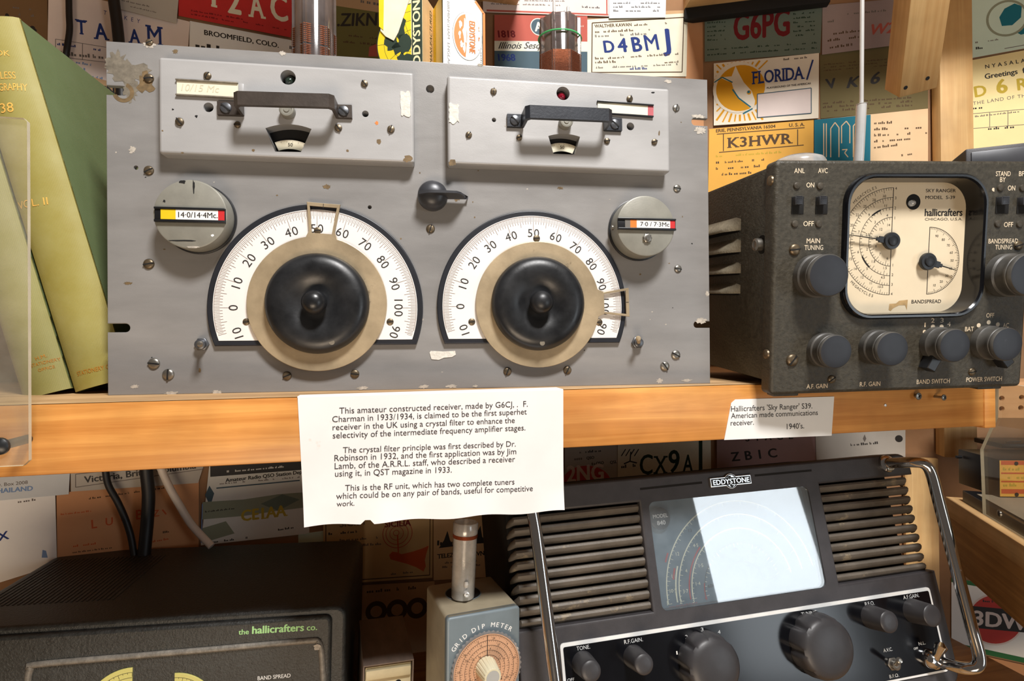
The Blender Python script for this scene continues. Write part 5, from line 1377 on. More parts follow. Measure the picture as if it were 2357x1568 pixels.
fl.prism([(-.0025, v0 + .004), (.0018, v0), (.0025, hA), (-.0025, hA)], .0014, .0018, K['boxyellow']); fl.build('torn_flap', tA)
pB = Frame((0, .050, 0)).pt(1020, 110); pB2 = Frame((0, .050, 0)).pt(1119, 120)
wB = (pB2 - pB).length * 1.05; dB = .035; hB = Frame((0, .050, 0)).pt(1070, -14).z - zc
fB = Frame((pB.x, pB.y, zc), 16)
tB = thing('component_box', fB, 'white carton with orange oval emblem and yellow side, on the grey receiver', 'box')
b = MB(); b.prism([(0, 0), (wB, 0), (wB, hB - .010), (wB - .009, hB), (0, hB)], -dB, 0, K['boxwhite']); z = .00015
b.rect(wB * .945, wB, 0, hB - .010, z, K['orange']); b.rect(wB * .925, wB * .945, 0, hB - .010, z, K['boxgreen']); b.line((wB * .97, hB - .0105), (wB - .0098, hB - .0006), .0022, z, K['orange'])
oc = fB.uv(1076, 84); ow = wB * .34; oh = fB.size(1076, 84, 54)
b.disc(oc[0], oc[1], ow + .0006, z, K['greytape'], 50, ry=(oh + .0006) / (ow + .0006)); b.disc(oc[0], oc[1], ow + .0002, z * 2, K['boxwhite'], 50, ry=(oh + .0002) / (ow + .0002))
b.disc(oc[0] - ow * .02, oc[1], ow * .92, z * 3, K['orange'], 40, a0=R(98), a1=R(262), ry=oh / ow)
for i, (fx, fy, rx_, ry_) in enumerate(((-.5, .45, .10, .16), (-.55, 0, .08, .16), (-.4, -.4, .12, .14), (-.2, .2, .14, .5), (-.22, -.5, .1, .25))): b.blob(oc[0] + ow * fx, oc[1] + oh * fy, ow * rx_, oh * ry_, z * 4, K['boxwhite'], i, 14, .4)
b.text('EDDYSTONE', oc[0] + ow * .12, oc[1] + oh * .68, z * 5, ow * .40, K['orange'], 'l', -PI / 2, oh * 1.36, .03)
b.scribble(-oh * .5, oh * .5, 0, ow * .12, z * 5, K['orange'], 4, M=Matrix.Translation((oc[0] + ow * .75, oc[1], 0)) @ Matrix.Rotation(-PI / 2, 4, 'Z'))
b.text('BIRMINGHAM  ENGLAND', wB * .10, hB * .93, z, wB * .055, K['greytape'], 'l', -PI / 2, hB * .62, 0, shear=.1)
b.scribble(-hB * .6, -hB * .05, 0, wB * .035, z, K['greytape'], 8, M=Matrix.Translation((wB * .885, .0, 0)) @ Matrix.Rotation(-PI / 2, 4, 'Z'))
sideB = Matrix(((0, 0, -1, 0), (0, 1, 0, 0), (1, 0, 0, 0), (0, 0, 0, 1)))
b.rect(-dB, 0, 0, hB, z, K['boxpale'], sideB); b.rect(-dB * .06, 0, 0, hB, z * 2, K['boxgreen'], sideB); b.rect(-dB, -dB * .62, 0, hB, z * 2, K['boxyellow'], sideB)
b.build('carton', tB)

# ================================================================ cables
def cable(pts, r, mat, label, name='cable', group=None):
    b = MB(); b.tube(spline(pts, 8), r, K[mat], 12); o = b.build(name); tag(o, label, 'cable', group); return o
def wp(f, x, y, w): return f.pt(x, y, w)
gC = 'cables against the card wall'
cable([wp(WL, 158, -40, .012), wp(WL, 159, 30, .010), wp(WL, 160, 70, .010), wp(WL, 153, 120, .010), wp(WL, 146, 180, .010), wp(WL, 150, 330, .012)], .0030, 'cable', 'thin black cable hanging down beside the blue lettered card at upper left', group=gC)
cable([wp(WL, 257, -60, .020), wp(WL, 262, 0, .019), wp(WL, 270, 60, .018), wp(WL, 277, 140, .018), wp(WL, 281, 240, .020)], .0056, 'cable', 'thick black cable hanging across the blue lettered card at upper left', group=gC)
cable([wp(WL, 238, 1030, .020), wp(WL, 243, 1085, .018), wp(WL, 250, 1118, .018), wp(WL, 272, 1158, .018), wp(WL, 292, 1205, .018), wp(WL, 304, 1248, .020), wp(WL, 312, 1310, .026)], .0034, 'cable', 'thin black curved cable below the shelf, leftmost of three', group=gC)
cable([wp(WL, 334, 1030, .024), wp(WL, 337, 1085, .022), wp(WL, 342, 1140, .022), wp(WL, 339, 1200, .022), wp(WL, 334, 1255, .024), wp(WL, 328, 1320, .028)], .0064, 'cable', 'thick straight black cable below the shelf, middle of three', group=gC)
cable([wp(WL, 352, 1030, .026), wp(WL, 369, 1075, .026), wp(WL, 390, 1122, .026), wp(WL, 413, 1163, .026), wp(WL, 441, 1208, .028), wp(WL, 487, 1258, .040)], .0040, 'whitecable', 'white curved cable below the shelf, rightmost of three', group=gC)

# ================================================================ cards pinned over the wall
def ck(name, rgb): 
    if name not in K: K[name] = pm('card_' + name, rgb, .72, 0, .06, 16, None, 0, 1, .25, (tuple(int(c * .86) for c in rgb), 12, .68))
    return K[name]
for n_, c_ in dict(tan=(196, 160, 120), white=(232, 226, 222), pinkwhite=(228, 212, 204), red=(170, 36, 18), umber=(120, 92, 62), olive=(116, 110, 62), cream=(226, 204, 164), greygreen=(110, 122, 110), lilac=(162, 144, 140), sunny=(240, 228, 206), drab=(112, 100, 64),
                   amber=(232, 174, 78), teal=(30, 112, 130), buff=(226, 194, 152), mint=(206, 226, 210), paleyellow=(238, 218, 160), bluewhite=(206, 212, 216), orangetan=(208, 152, 108), silver=(222, 222, 214), straw=(208, 182, 136), grey=(186, 180, 170),
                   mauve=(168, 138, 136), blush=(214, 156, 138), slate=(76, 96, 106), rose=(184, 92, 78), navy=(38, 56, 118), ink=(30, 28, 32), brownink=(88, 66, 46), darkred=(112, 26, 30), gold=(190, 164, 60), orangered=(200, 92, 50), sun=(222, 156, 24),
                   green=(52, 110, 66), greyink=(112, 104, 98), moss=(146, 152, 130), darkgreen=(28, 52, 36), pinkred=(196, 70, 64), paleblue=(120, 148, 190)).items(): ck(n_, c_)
NC = [0]
def card(frame, TL, TR, BR, BL, col, label, ops=(), group='contact cards on the wall', name='contact_card', lift=None):
    NC[0] += 1
    w = (.0010 + .00055 * (NC[0] % 6)) if lift is None else lift
    q = [frame.uv(*c, w) for c in (BL, BR, TR, TL)]
    rot = math.atan2(q[1][1] - q[0][1], q[1][0] - q[0][0])
    f = sub_frame(frame, q[0][0], q[0][1], w, rot)
    lp = [f.uv(*c) for c in (BL, BR, TR, TL)]
    b = MB(); b.prism(lp, -.0004, 0, ck(col, (200, 200, 200)))
    zz = [0.0]
    for op in ops:
        k = op[0]; zz[0] += .00001; z = .00006 + zz[0]
        if k == 't':
            _, txt, p, p2, mt, kw = op; b.text_to(txt, f.uv(*p), f.uv(*p2), z, K[mt], **kw)
        elif k == 's':
            _, x0, y0, x1, y1, h, mt, sd = op; a, c = f.uv(x0, y0), f.uv(x1, y1)
            b.scribble(0, math.hypot(c[0] - a[0], c[1] - a[1]), 0, f.size(x0, y0, h), z, K[mt], sd, M=Matrix.Translation((a[0], a[1], 0)) @ Matrix.Rotation(math.atan2(c[1] - a[1], c[0] - a[0]), 4, 'Z'))
        elif k == 'p': b.poly([f.uv(*c) for c in op[1]], z, K[op[2]])
        elif k == 'l': b.line(f.uv(*op[1]), f.uv(*op[2]), f.size(*op[1], op[3]), z, K[op[4]])
        elif k == 'f':
            ps = [f.uv(*c) for c in op[1]]; wd = f.size(*op[1][0], op[2])
            for i in range(len(ps)): b.line(ps[i], ps[(i + 1) % len(ps)], wd, z, K[op[3]])
        elif k == 'c':
            u, v = f.uv(op[1], op[2]); r = f.size(op[1], op[2], op[3]); b.disc(u, v, r, z, K[op[4]], 36, r * op[5] if len(op) > 5 else 0)
    o = b.build(name, None, M=f.M); tag(o, label, 'card', group); return o
def ray_len(q):                                   # printed sun rays stop at the card's edge
    r = 62
    while r < 128 and 1648 < 1703 + (r + 3) * math.cos(R(q)) and 148 - .09 * (r * math.cos(R(q)) + 55) < 203 + (r + 3) * math.sin(R(q)) < 284 - .066 * (r * math.cos(R(q)) + 55): r += 2
    return r
B1 = dict(bold=.03); B2 = dict(bold=.035); SL = dict(bold=.03, serif=True)
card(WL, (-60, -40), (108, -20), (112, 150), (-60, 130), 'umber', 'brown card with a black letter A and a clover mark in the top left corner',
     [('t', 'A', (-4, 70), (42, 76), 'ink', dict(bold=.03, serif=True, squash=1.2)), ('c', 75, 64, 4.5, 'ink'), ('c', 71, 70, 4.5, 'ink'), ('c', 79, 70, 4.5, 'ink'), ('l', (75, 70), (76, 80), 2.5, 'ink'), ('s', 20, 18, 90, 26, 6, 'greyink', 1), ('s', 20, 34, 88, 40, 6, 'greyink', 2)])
card(WL, (112, -30), (437, 50), (425, 230), (108, 190), 'pinkwhite', 'white card lettered in blue behind the hanging black cables',
     [('t', 'T', (174, 76), (202, 80), 'navy', dict(bold=.03, serif=True, squash=1.25)), ('t', 'A', (216, 88), (252, 92), 'navy', dict(bold=.03, serif=True, squash=1.25)), ('t', '2', (262, 92), (284, 94), 'navy', dict(bold=.03, squash=1.3)),
      ('t', 'A', (296, 97), (326, 101), 'navy', dict(bold=.03, serif=True, squash=1.3)), ('t', 'M', (336, 100), (376, 106), 'navy', dict(bold=.012, serif=True, squash=1.2)), ('t', 'TURKEY', (238, 33), (322, 54), 'navy', dict(space=2.2, squash=1.3)),
      ('f', [(128, 90), (300, 118), (300, 150), (128, 130)], 1.2, 'greyink'), ('l', (190, 100), (190, 138), 1.2, 'greyink'), ('s', 132, 104, 180, 110, 6, 'navy', 3), ('s', 215, 115, 240, 120, 6, 'navy', 4), ('s', 125, 125, 240, 136, 9, 'greyink', 5),
      ('s', 155, 142, 210, 152, 6, 'paleblue', 6), ('s', 158, 156, 214, 166, 6, 'paleblue', 7), ('s', 165, 170, 240, 184, 6, 'paleblue', 8), ('s', 128, 136, 150, 140, 6, 'paleblue', 9)])
card(WL, (262, -50), (412, -14), (406, 54), (266, 18), 'grey', 'plain grey card overlapping the top of the blue lettered card', [('s', 280, 2, 350, 18, 4, 'greyink', 10), ('s', 300, 16, 360, 30, 3, 'greyink', 11)], lift=.0052)
card(WL, (150, 160), (335, 210), (330, 340), (150, 300), 'tan', 'tan card reading GRENADA beside the slot of the grey receiver', [('t', 'GRENADA', (197, 207), (318, 222), 'ink', B2), ('s', 225, 222, 300, 230, 5, 'greyink', 12), ('s', 200, 238, 300, 250, 5, 'brownink', 13)])
card(WL, (411, -40), (676, 0), (669, 86), (411, 36), 'red', 'bright red card with big cream letters at the top left',
     [('t', '1', (486, 12), (500, 15), 'cream', dict(bold=.04, serif=True, squash=1.1)), ('t', '2', (524, 28), (556, 34), 'cream', dict(bold=.03, squash=1.55)), ('t', 'A', (572, 36), (612, 42), 'cream', dict(bold=.03, serif=True, squash=1.5)), ('t', 'C', (624, 44), (664, 50), 'cream', dict(bold=.03, squash=1.5)),
      ('s', 440, 26, 560, 46, 4, 'darkred', 14), ('s', 560, 52, 660, 70, 4, 'darkred', 15), ('s', 440, 34, 540, 52, 4, 'darkred', 16)])
card(WL, (437, 48), (720, 102), (712, 230), (434, 190), 'white', 'white card reading BROOMFIELD, COLO. behind the top edge of the grey receiver',
     [('t', 'BROOMFIELD, COLO.', (470, 80), (642, 110), 'ink', dict(bold=.03)), ('s', 648, 108, 672, 114, 8, 'ink', 17), ('s', 450, 112, 560, 130, 16, 'ink', 171)])
card(WM, (760, -50), (960, -20), (950, 46), (760, 16), 'tan', 'dark tan card at the top between the ribbed coil and the torn carton', [('s', 830, 6, 890, 16, 10, 'greyink', 18)])
card(WM, (752, 10), (960, 42), (950, 190), (748, 160), 'olive', 'olive card with black brush lettering behind the torn carton',
     [('t', '.ZIKNB', (776, 60), (892, 58), 'ink', dict(bold=.03, shear=.25, squash=1.15)), ('s', 790, 82, 880, 92, 5, 'brownink', 19), ('s', 790, 98, 880, 106, 5, 'brownink', 20), ('p', [(850, 108), (890, 92), (900, 130), (848, 130)], 'rose')])
card(WM, (1110, -80), (1410, -70), (1406, 38), (1112, 28), 'pinkwhite', 'pale pink edged card at the top centre above the copper wound coil', [('l', (1120, 24), (1400, 34), 4, 'rose'), ('l', (1396, -60), (1397, 32), 3, 'rose'), ('s', 1340, 18, 1388, 20, 5, 'ink', 21), ('s', 1130, 10, 1290, 14, 4, 'greyink', 22), ('s', 1130, 2, 1300, 4, 4, 'greyink', 23)])
card(WM, (1138, 34), (1352, 37), (1352, 175), (1138, 168), 'rose', 'red and blue banded card behind the copper wound coil',
     [('p', [(1138, 117), (1352, 119), (1352, 175), (1138, 168)], 'slate'), ('p', [(1138, 94), (1352, 96), (1352, 119), (1138, 117)], 'cream'), ('t', 'Illinois Sesqui', (1147, 112), (1262, 112), 'ink', dict(shear=.5, bold=.02)), ('t', '1818', (1147, 86), (1187, 86), 'darkred', dict(bold=.04)), ('t', '1968', (1147, 140), (1187, 140), 'navy', dict(bold=.04)),
      ('c', 1240, 62, 20, 'cream'), ('c', 1240, 62, 18, 'slate'), ('t', 'A', (1231, 72), (1252, 72), 'cream', dict(bold=.03)), ('s', 1300, 60, 1345, 62, 4, 'cream', 24)])
card(WM, (1400, -80), (1535, -80), (1532, 40), (1402, 42), 'bluewhite', 'pale typed letter above the card with five big blue letters', [('s', 1412, y, 1520, y, 5, 'greyink', 25 + y) for y in (0, 9, 18, 27)])
card(WM, (1352, 45), (1583, 30), (1580, 176), (1352, 176), 'cream', 'cream bordered card with five big blue letters beside the copper wound coil',
     [('f', [(1363, 53), (1574, 40), (1570, 166), (1362, 167)], 2.5, 'brownink'), ('t', 'D', (1391, 121), (1416, 120), 'navy', dict(bold=.035)), ('t', '4', (1423, 120), (1446, 119), 'navy', dict(bold=.035, squash=.95)), ('t', 'B', (1457, 119), (1480, 117), 'navy', dict(bold=.035)), ('t', 'M', (1487, 117), (1518, 114), 'navy', dict(bold=.015)), ('t', 'J', (1525, 113), (1545, 113), 'navy', dict(bold=.03, squash=.9)),
      ('t', 'WALTHER KAWAN', (1369, 64), (1454, 60), 'brownink', dict(bold=.03)), ('s', 1460, 60, 1560, 54, 5, 'brownink', 26), ('s', 1370, 76, 1500, 70, 6, 'brownink', 27), ('s', 1370, 86, 1490, 80, 6, 'greyink', 28), ('s', 1370, 137, 1390, 136, 6, 'brownink', 29), ('s', 1400, 136, 1562, 126, 5, 'brownink', 30),
      ('s', 1370, 146, 1430, 144, 6, 'brownink', 31), ('s', 1372, 158, 1560, 150, 5, 'greyink', 32), ('s', 1450, 161, 1490, 160, 6, 'navy', 33), ('s', 1530, 146, 1562, 144, 5, 'brownink', 34)])
card(WM, (1500, 26), (1634, 22), (1634, 42), (1500, 46), 'tan', 'thin tan strip of card under the overhead shelf', [], lift=.0006)
card(WM, (1578, 44), (1640, 40), (1650, 330), (1578, 330), 'orangetan', 'plain tan paper strip beside the right edge of the grey receiver', [], lift=.0007)
card(WR, (1622, 24), (1893, 14), (1888, 122), (1622, 142), 'greygreen', 'grey green card with tall dark red lettering under the overhead shelf',
     [('t', 'G6PG', (1688, 92), (1818, 80), 'darkred', dict(bold=.035, squash=1.75))] + [('s', 1628, 34 + 10 * i, 1670, 32 + 10 * i, 4, 'darkgreen', 40 + i) for i in range(7)] + [('s', 1826, 34 + 10 * i, 1878, 30 + 10 * i, 4, 'darkgreen', 50 + i) for i in range(6)] + [('s', 1628, 116, 1880, 100, 4, 'darkgreen', 60), ('s', 1628, 128, 1880, 112, 4, 'darkgreen', 61)])
card(WR, (1893, 12), (2080, -4), (2076, 102), (1892, 126), 'lilac', 'dull lilac card with faint red lettering behind the rod aerial',
     [('s', 1905, 52, 1920, 51, 6, 'greyink', 62), ('s', 1918, 80, 1985, 72, 6, 'brownink', 63), ('s', 1905, 96, 1985, 86, 6, 'brownink', 64), ('s', 1910, 112, 1985, 102, 6, 'brownink', 65), ('t', 'W2', (2006, 80), (2062, 74), 'rose', dict(shear=.3, bold=.03)), ('s', 1950, 34, 2040, 26, 5, 'greyink', 66)])
card(WR, (1643, 146), (1885, 122), (1884, 272), (1643, 289), 'sunny', 'sunny yellow rayed card reading FLORIDA! beside the grey receiver',
     [('l', (1703 + 61 * math.cos(R(q)), 203 + 61 * math.sin(R(q))), (1703 + ray_len(q) * math.cos(R(q)), 203 + ray_len(q) * math.sin(R(q))), 3.0 if q % 18 else 4.4, 'sun') for q in range(54, 316, 9)]
     + [('c', 1700, 204, 56, 'sunny'), ('c', 1704, 203, 53, 'sun'), ('p', [(1644, 188), (1662, 178), (1684, 176), (1693, 152), (1700, 168), (1712, 190), (1730, 210), (1738, 232), (1736, 245), (1728, 250), (1712, 236), (1700, 226), (1694, 214), (1688, 204), (1684, 190), (1672, 186), (1660, 180), (1644, 192)], 'sunny'),
        ('l', (1644, 190), (1662, 178), 2.5, 'teal'), ('l', (1662, 178), (1686, 190), 2.5, 'teal'), ('l', (1686, 206), (1700, 226), 3, 'teal'), ('l', (1700, 226), (1728, 247), 3, 'teal'), ('l', (1710, 262), (1732, 250), 3, 'teal'), ('c', 1724, 213, 5, 'sun'), ('c', 1723, 212, 3, 'teal'),
        ('t', 'FLORIDA', (1730, 194), (1852, 181), 'navy', dict(bold=.02, serif=True, squash=1.45)), ('l', (1857, 184), (1871, 138), 3.5, 'navy'), ('t', 'PLAYGROUND OF THE AMERICAS', (1765, 205), (1866, 194), 'ink', dict(bold=.02)), ('s', 1797, 140, 1860, 134, 5, 'greyink', 67),
        ('p', [(1743, 217), (1867, 203), (1867, 261), (1743, 271)], 'pinkwhite'), ('f', [(1743, 217), (1867, 203), (1867, 261), (1743, 271)], 2, 'slate'), ('s', 1764, 232, 1846, 224, 14, 'blush', 68)])
card(WR, (1887, 126), (2136, 92), (2136, 250), (1889, 273), 'drab', 'olive brown card with spaced black lettering behind the rod aerial',
     [('t', 'V', (1900, 205), (1924, 202), 'ink', dict(bold=.035, shear=-.1)), ('t', 'K', (1948, 203), (1982, 198), 'ink', dict(bold=.035, shear=.35, squash=.9)), ('t', '6', (2004, 194), (2028, 190), 'ink', dict(bold=.035, shear=.3, squash=.9)), ('c', 2054, 182, 4, 'ink')]
     + [('s', 1896, 150 + 7 * i, 2060, 136 + 7 * i, 3, 'brownink', 70 + i) for i in range(3)] + [('s', 1894, 240 + 9 * i, 2100, 226 + 9 * i, 5, 'brownink', 74 + i) for i in range(3)])
card(WR, (1632, 297), (1873, 275), (1872, 430), (1630, 450), 'amber', 'amber yellow card with boxed brown serif lettering left above the olive receiver',
     [('t', 'K3HWR', (1674, 340), (1825, 329), 'brownink', dict(bold=.03, serif=True, squash=.85, space=1.12)), ('l', (1650, 309), (1852, 294), 2, 'brownink'), ('l', (1655, 351), (1850, 334), 2, 'brownink'), ('l', (1665, 309), (1665, 348), 2, 'brownink'), ('l', (1836, 298), (1836, 334), 2, 'brownink'),
      ('t', 'ERIE, PENNSYLVANIA 16504', (1648, 305), (1785, 294), 'brownink', dict(bold=.03)), ('t', 'U. S. A.', (1816, 292), (1852, 290), 'brownink', dict(bold=.03)), ('s', 1648, 362, 1800, 352, 5, 'gold', 80), ('s', 1648, 377, 1770, 369, 5, 'brownink', 81), ('s', 1648, 391, 1760, 384, 6, 'brownink', 82), ('s', 1648, 405, 1740, 399, 6, 'brownink', 83)])
card(WR, (1874, 276), (2136, 250), (2136, 420), (1874, 440), 'buff', 'teal and buff card behind the foot of the rod aerial',
     [('p', [(1874, 276), (2004, 264), (2003, 428), (1874, 440)], 'teal')] + [('l', p, q, 2.2, 'buff') for p, q in (((1896, 284), (1896, 362)), ((1902, 284), (1902, 362)), ((1912, 362), (1912, 296)), ((1912, 296), (1922, 282)), ((1922, 282), (1931, 294)), ((1931, 294), (1931, 362)), ((1937, 330), (1937, 290)), ((1937, 290), (1948, 279)), ((1948, 279), (1956, 290)), ((1956, 290), (1956, 330)), ((1964, 362), (1964, 290)), ((1964, 290), (1976, 277)), ((1966, 318), (1976, 317)), ((1938, 345), (1950, 344)), ((1950, 344), (1944, 352)), ((1944, 352), (1952, 362)))]
     + [('s', 2012, 286 + 14 * i, (2060, 2122, 2134, 2118, 2100)[i], 284 + 12 * i, 6, 'brownink', 85 + i) for i in range(5)] + [('s', 2075, 360, 2100, 356, 5, 'brownink', 91)])
card(WR, (2234, -10), (2420, -44), (2420, 100), (2234, 134), 'mint', 'pale mint card with a teal island map in the top right corner',
     [('p', [(2300, 40), (2312, 20), (2335, 8), (2352, 14), (2350, 40), (2330, 58), (2306, 60)], 'teal'), ('p', [(2340, 75), (2370, 55), (2390, 70), (2350, 80)], 'teal'), ('c', 2318, 42, 42, 'moss', .88), ('s', 2245, 100, 2300, 92, 4, 'greyink', 92), ('s', 2246, 114, 2266, 112, 6, 'ink', 93), ('l', (2312, 112), (2400, 96), 1.5, 'greyink')])
card(WR, (2234, 139), (2420, 104), (2420, 330), (2234, 345), 'paleyellow', 'pale yellow card reading NYASALAND at the right edge',
     [('t', 'NYASALAND', (2268, 158), (2392, 138), 'ink', dict(space=1.7, bold=.02)), ('t', 'Greetings  from', (2267, 182), (2392, 162), 'ink', dict(bold=.03)), ('t', 'D', (2244, 224), (2272, 219), 'gold', dict(bold=.03)), ('t', '6', (2295, 216), (2321, 211), 'gold', dict(bold=.04)), ('t', 'R', (2342, 208), (2368, 204), 'gold', dict(bold=.03)),
      ('t', 'THE LAND OF THE LAKE', (2240, 242), (2410, 216), 'greyink', dict(space=1.2)), ('s', 2238, 252, 2262, 250, 6, 'ink', 94), ('f', [(2238, 262), (2420, 246), (2420, 282), (2238, 296)], 1.2, 'greyink'), ('l', (2278, 258), (2278, 293), 1.2, 'greyink'), ('l', (2320, 255), (2320, 290), 1.2, 'greyink'), ('s', 2244, 270, 2350, 258, 4, 'greyink', 95), ('s', 2262, 300, 2400, 290, 6, 'ink', 96)])
# below the shelf, left
card(WL, (-60, 1050), (163, 1050), (158, 1138), (-60, 1158), 'bluewhite', 'blue white card reading THAILAND under the left end of the shelf', [('t', 'THAILAND', (-20, 1137), (76, 1129), 'paleblue', dict(bold=.04)), ('t', 'P.O. Box 2008', (-20, 1122), (64, 1114), 'greyink', dict(bold=.01)), ('s', 130, 1098, 145, 1097, 5, 'greyink', 97)])
card(WL, (-60, 1160), (127, 1136), (131, 1300), (-60, 1360), 'white', 'white card with a large blue X at the left edge below the shelf', [('t', 'X', (-4, 1246), (22, 1240), 'navy', dict(bold=.03)), ('s', 28, 1160, 100, 1150, 6, 'greyink', 98), ('p', [(98, 1266), (106, 1268), (110, 1284), (96, 1284)], 'paleblue')], lift=.0030)
card(WL, (162, 1040), (482, 1030), (456, 1112), (163, 1132), 'grey', 'white strip card reading Victoria, British Columbia behind the three cables',
     [('t', 'Victoria, British Columbia', (194, 1112), (452, 1078), 'ink', dict(bold=.03)), ('f', [(174, 1092), (470, 1060), (468, 1080), (174, 1122)], 1.5, 'greyink'), ('s', 200, 1082, 330, 1068, 4, 'greyink', 99)], lift=.0050)
card(WL, (130, 1136), (458, 1098), (457, 1266), (132, 1310), 'orangetan', 'orange tan card with widely spaced red letters behind the three cables',
     [('t', c, (x, y), (x + w_, y - 2), 'orangered', dict(bold=.02, squash=q)) for c, x, y, w_, q in (('L', 211, 1217, 13, 1.2), ('U', 243, 1210, 17, 1.1), ('6', 278, 1203, 16, 1.1), ('B', 313, 1196, 17, 1.1), ('Z', 352, 1190, 15, 1.1), ('I', 381, 1185, 3, .9))]
     + [('s', 205, 1150, 330, 1132, 5, 'brownink', 100), ('s', 140, 1186, 210, 1178, 4, 'orangered', 101), ('s', 345, 1130, 385, 1124, 4, 'brownink', 102), ('s', 375, 1228, 400, 1224, 5, 'brownink', 103), ('s', 150, 1262, 230, 1252, 5, 'orangered', 104), ('s', 345, 1250, 400, 1240, 5, 'orangered', 105), ('s', 150, 1276, 260, 1262, 4, 'brownink', 106)])
card(WL, (484, 1050), (770, 1036), (770, 1222), (462, 1256), 'silver', 'silver grey landscape card with gold letters left of the large typed label',
     [('p', [(484, 1070), (770, 1050), (770, 1076), (484, 1098)], 'ink'), ('s', 522, 1088, 680, 1074, 5, 'silver', 107), ('t', 'Amateur Radio QSO Station Dept', (519, 1110), (700, 1090), 'ink', dict(bold=.04)), ('s', 500, 1116, 690, 1100, 4, 'greyink', 108), ('l', (498, 1124), (690, 1106), 3, 'slate'), ('p', [(472, 1140), (482, 1118), (493, 1136), (484, 1166)], 'slate'),
      ('p', [(466, 1156), (560, 1150), (640, 1138), (770, 1128), (770, 1160), (640, 1176), (560, 1188), (466, 1196)], 'moss'), ('p', [(466, 1216), (520, 1200), (540, 1228), (466, 1250)], 'moss'), ('p', [(600, 1160), (650, 1138), (690, 1150), (640, 1176)], 'greygreen'),
      ('t', 'CE1AA', (555, 1200), (662, 1186), 'gold', dict(bold=.04, serif=True, squash=1.1)), ('s', 472, 1180, 540, 1172, 4, 'ink', 109), ('s', 640, 1222, 690, 1214, 5, 'ink', 110), ('s', 490, 1250, 570, 1240, 5, 'ink', 111), ('l', (466, 1160), (463, 1250), 2, 'paleblue')], lift=.0018)
card(WM, (690, 1230), (746, 1222), (746, 1246), (640, 1260), 'mint', 'narrow mint green card edge under the silver landscape card', [], lift=.0006)
# below the shelf, centre
card(WM, (744, 1170), (996, 1160), (995, 1330), (744, 1347), 'straw', 'straw coloured card with a red island silhouette behind the meter',
     [('p', [(896, 1278), (903, 1270), (915, 1272), (924, 1276), (950, 1270), (974, 1262), (987, 1256), (981, 1276), (978, 1290), (980, 1304), (975, 1316), (958, 1306), (936, 1298), (914, 1292), (899, 1288)], 'orangered'), ('c', 915, 1228, 34, 'rose', .95), ('c', 914, 1228, 26, 'rose', .94), ('c', 913, 1228, 16, 'rose', .92), ('c', 912, 1227, 7, 'rose', .8), ('l', (915, 1232), (917, 1274), 3, 'orangered'),
      ('t', 'SICILIA', (885, 1214), (946, 1210), 'darkred', dict(bold=.03)), ('t', 'SICILY', (782, 1214), (845, 1207), 'greyink', dict(bold=.01)), ('s', 756, 1232, 822, 1226, 6, 'ink', 112), ('s', 775, 1247, 870, 1240, 6, 'greyink', 113), ('s', 776, 1262, 880, 1254, 6, 'greyink', 114), ('s', 900, 1324, 958, 1318, 5, 'greyink', 115), ('f', [(750, 1176), (990, 1166), (989, 1324), (750, 1340)], 2, 'brownink')])
card(WM, (998, 1150), (1124, 1146), (1132, 1328), (998, 1336), 'buff', 'buff card with black tree sketches behind the clear tube coil',
     [('p', [(1010, 1262), (1022, 1244), (1030, 1222), (1036, 1244), (1044, 1258)], 'ink'), ('p', [(1092, 1252), (1100, 1222), (1106, 1210), (1110, 1236), (1122, 1250)], 'ink'), ('s', 1006, 1256, 1046, 1254, 12, 'ink', 116), ('s', 1090, 1250, 1122, 1248, 10, 'ink', 117), ('t', 'TELEZ', (1006, 1286), (1044, 1282), 'ink', dict(bold=.035, serif=True)), ('t', 'EVNE', (1091, 1280), (1122, 1277), 'ink', dict(bold=.035, serif=True)),
      ('s', 1024, 1298, 1046, 1296, 5, 'greyink', 118), ('s', 1018, 1308, 1046, 1306, 5, 'greyink', 119), ('s', 1090, 1294, 1112, 1292, 5, 'greyink', 120), ('s', 1090, 1304, 1106, 1302, 5, 'greyink', 121)])
card(WM, (760, 1352), (1000, 1338), (1004, 1500), (760, 1520), 'tan', 'dim tan card with large dark rounded letters low behind the carton', [('c', 866, 1408, 24, 'brownink', .55), ('c', 914, 1404, 24, 'brownink', .55), ('c', 960, 1400, 24, 'brownink', .55), ('s', 790, 1370, 960, 1356, 8, 'brownink', 122)])
card(WM, (1300, 1000), (1424, 990), (1422, 1130), (1300, 1140), 'grey', 'grey card with a red oval of white letters under the middle of the shelf',
     [('s', 1334, 1044, 1384, 1040, 6, 'ink', 123), ('s', 1322, 1060, 1345, 1058, 8, 'greyink', 124), ('t', 'QSO', (1350, 1058), (1368, 1056), 'ink', dict(bold=.04)), ('s', 1362, 1072, 1372, 1070, 7, 'greyink', 125), ('t', 'QSO', (1372, 1070), (1390, 1068), 'ink', dict(bold=.04)), ('t', 'QSL', (1404, 1068), (1420, 1066), 'ink', dict(bold=.03)),
      ('p', [(1300 + 50 + 56 * math.cos(2 * PI * i / 40), 1112 + 40 * math.sin(2 * PI * i / 40)) for i in range(40)], 'pinkred'), ('t', '2NG', (1304, 1110), (1390, 1104), 'pinkwhite', dict(bold=.035, squash=1.15))])
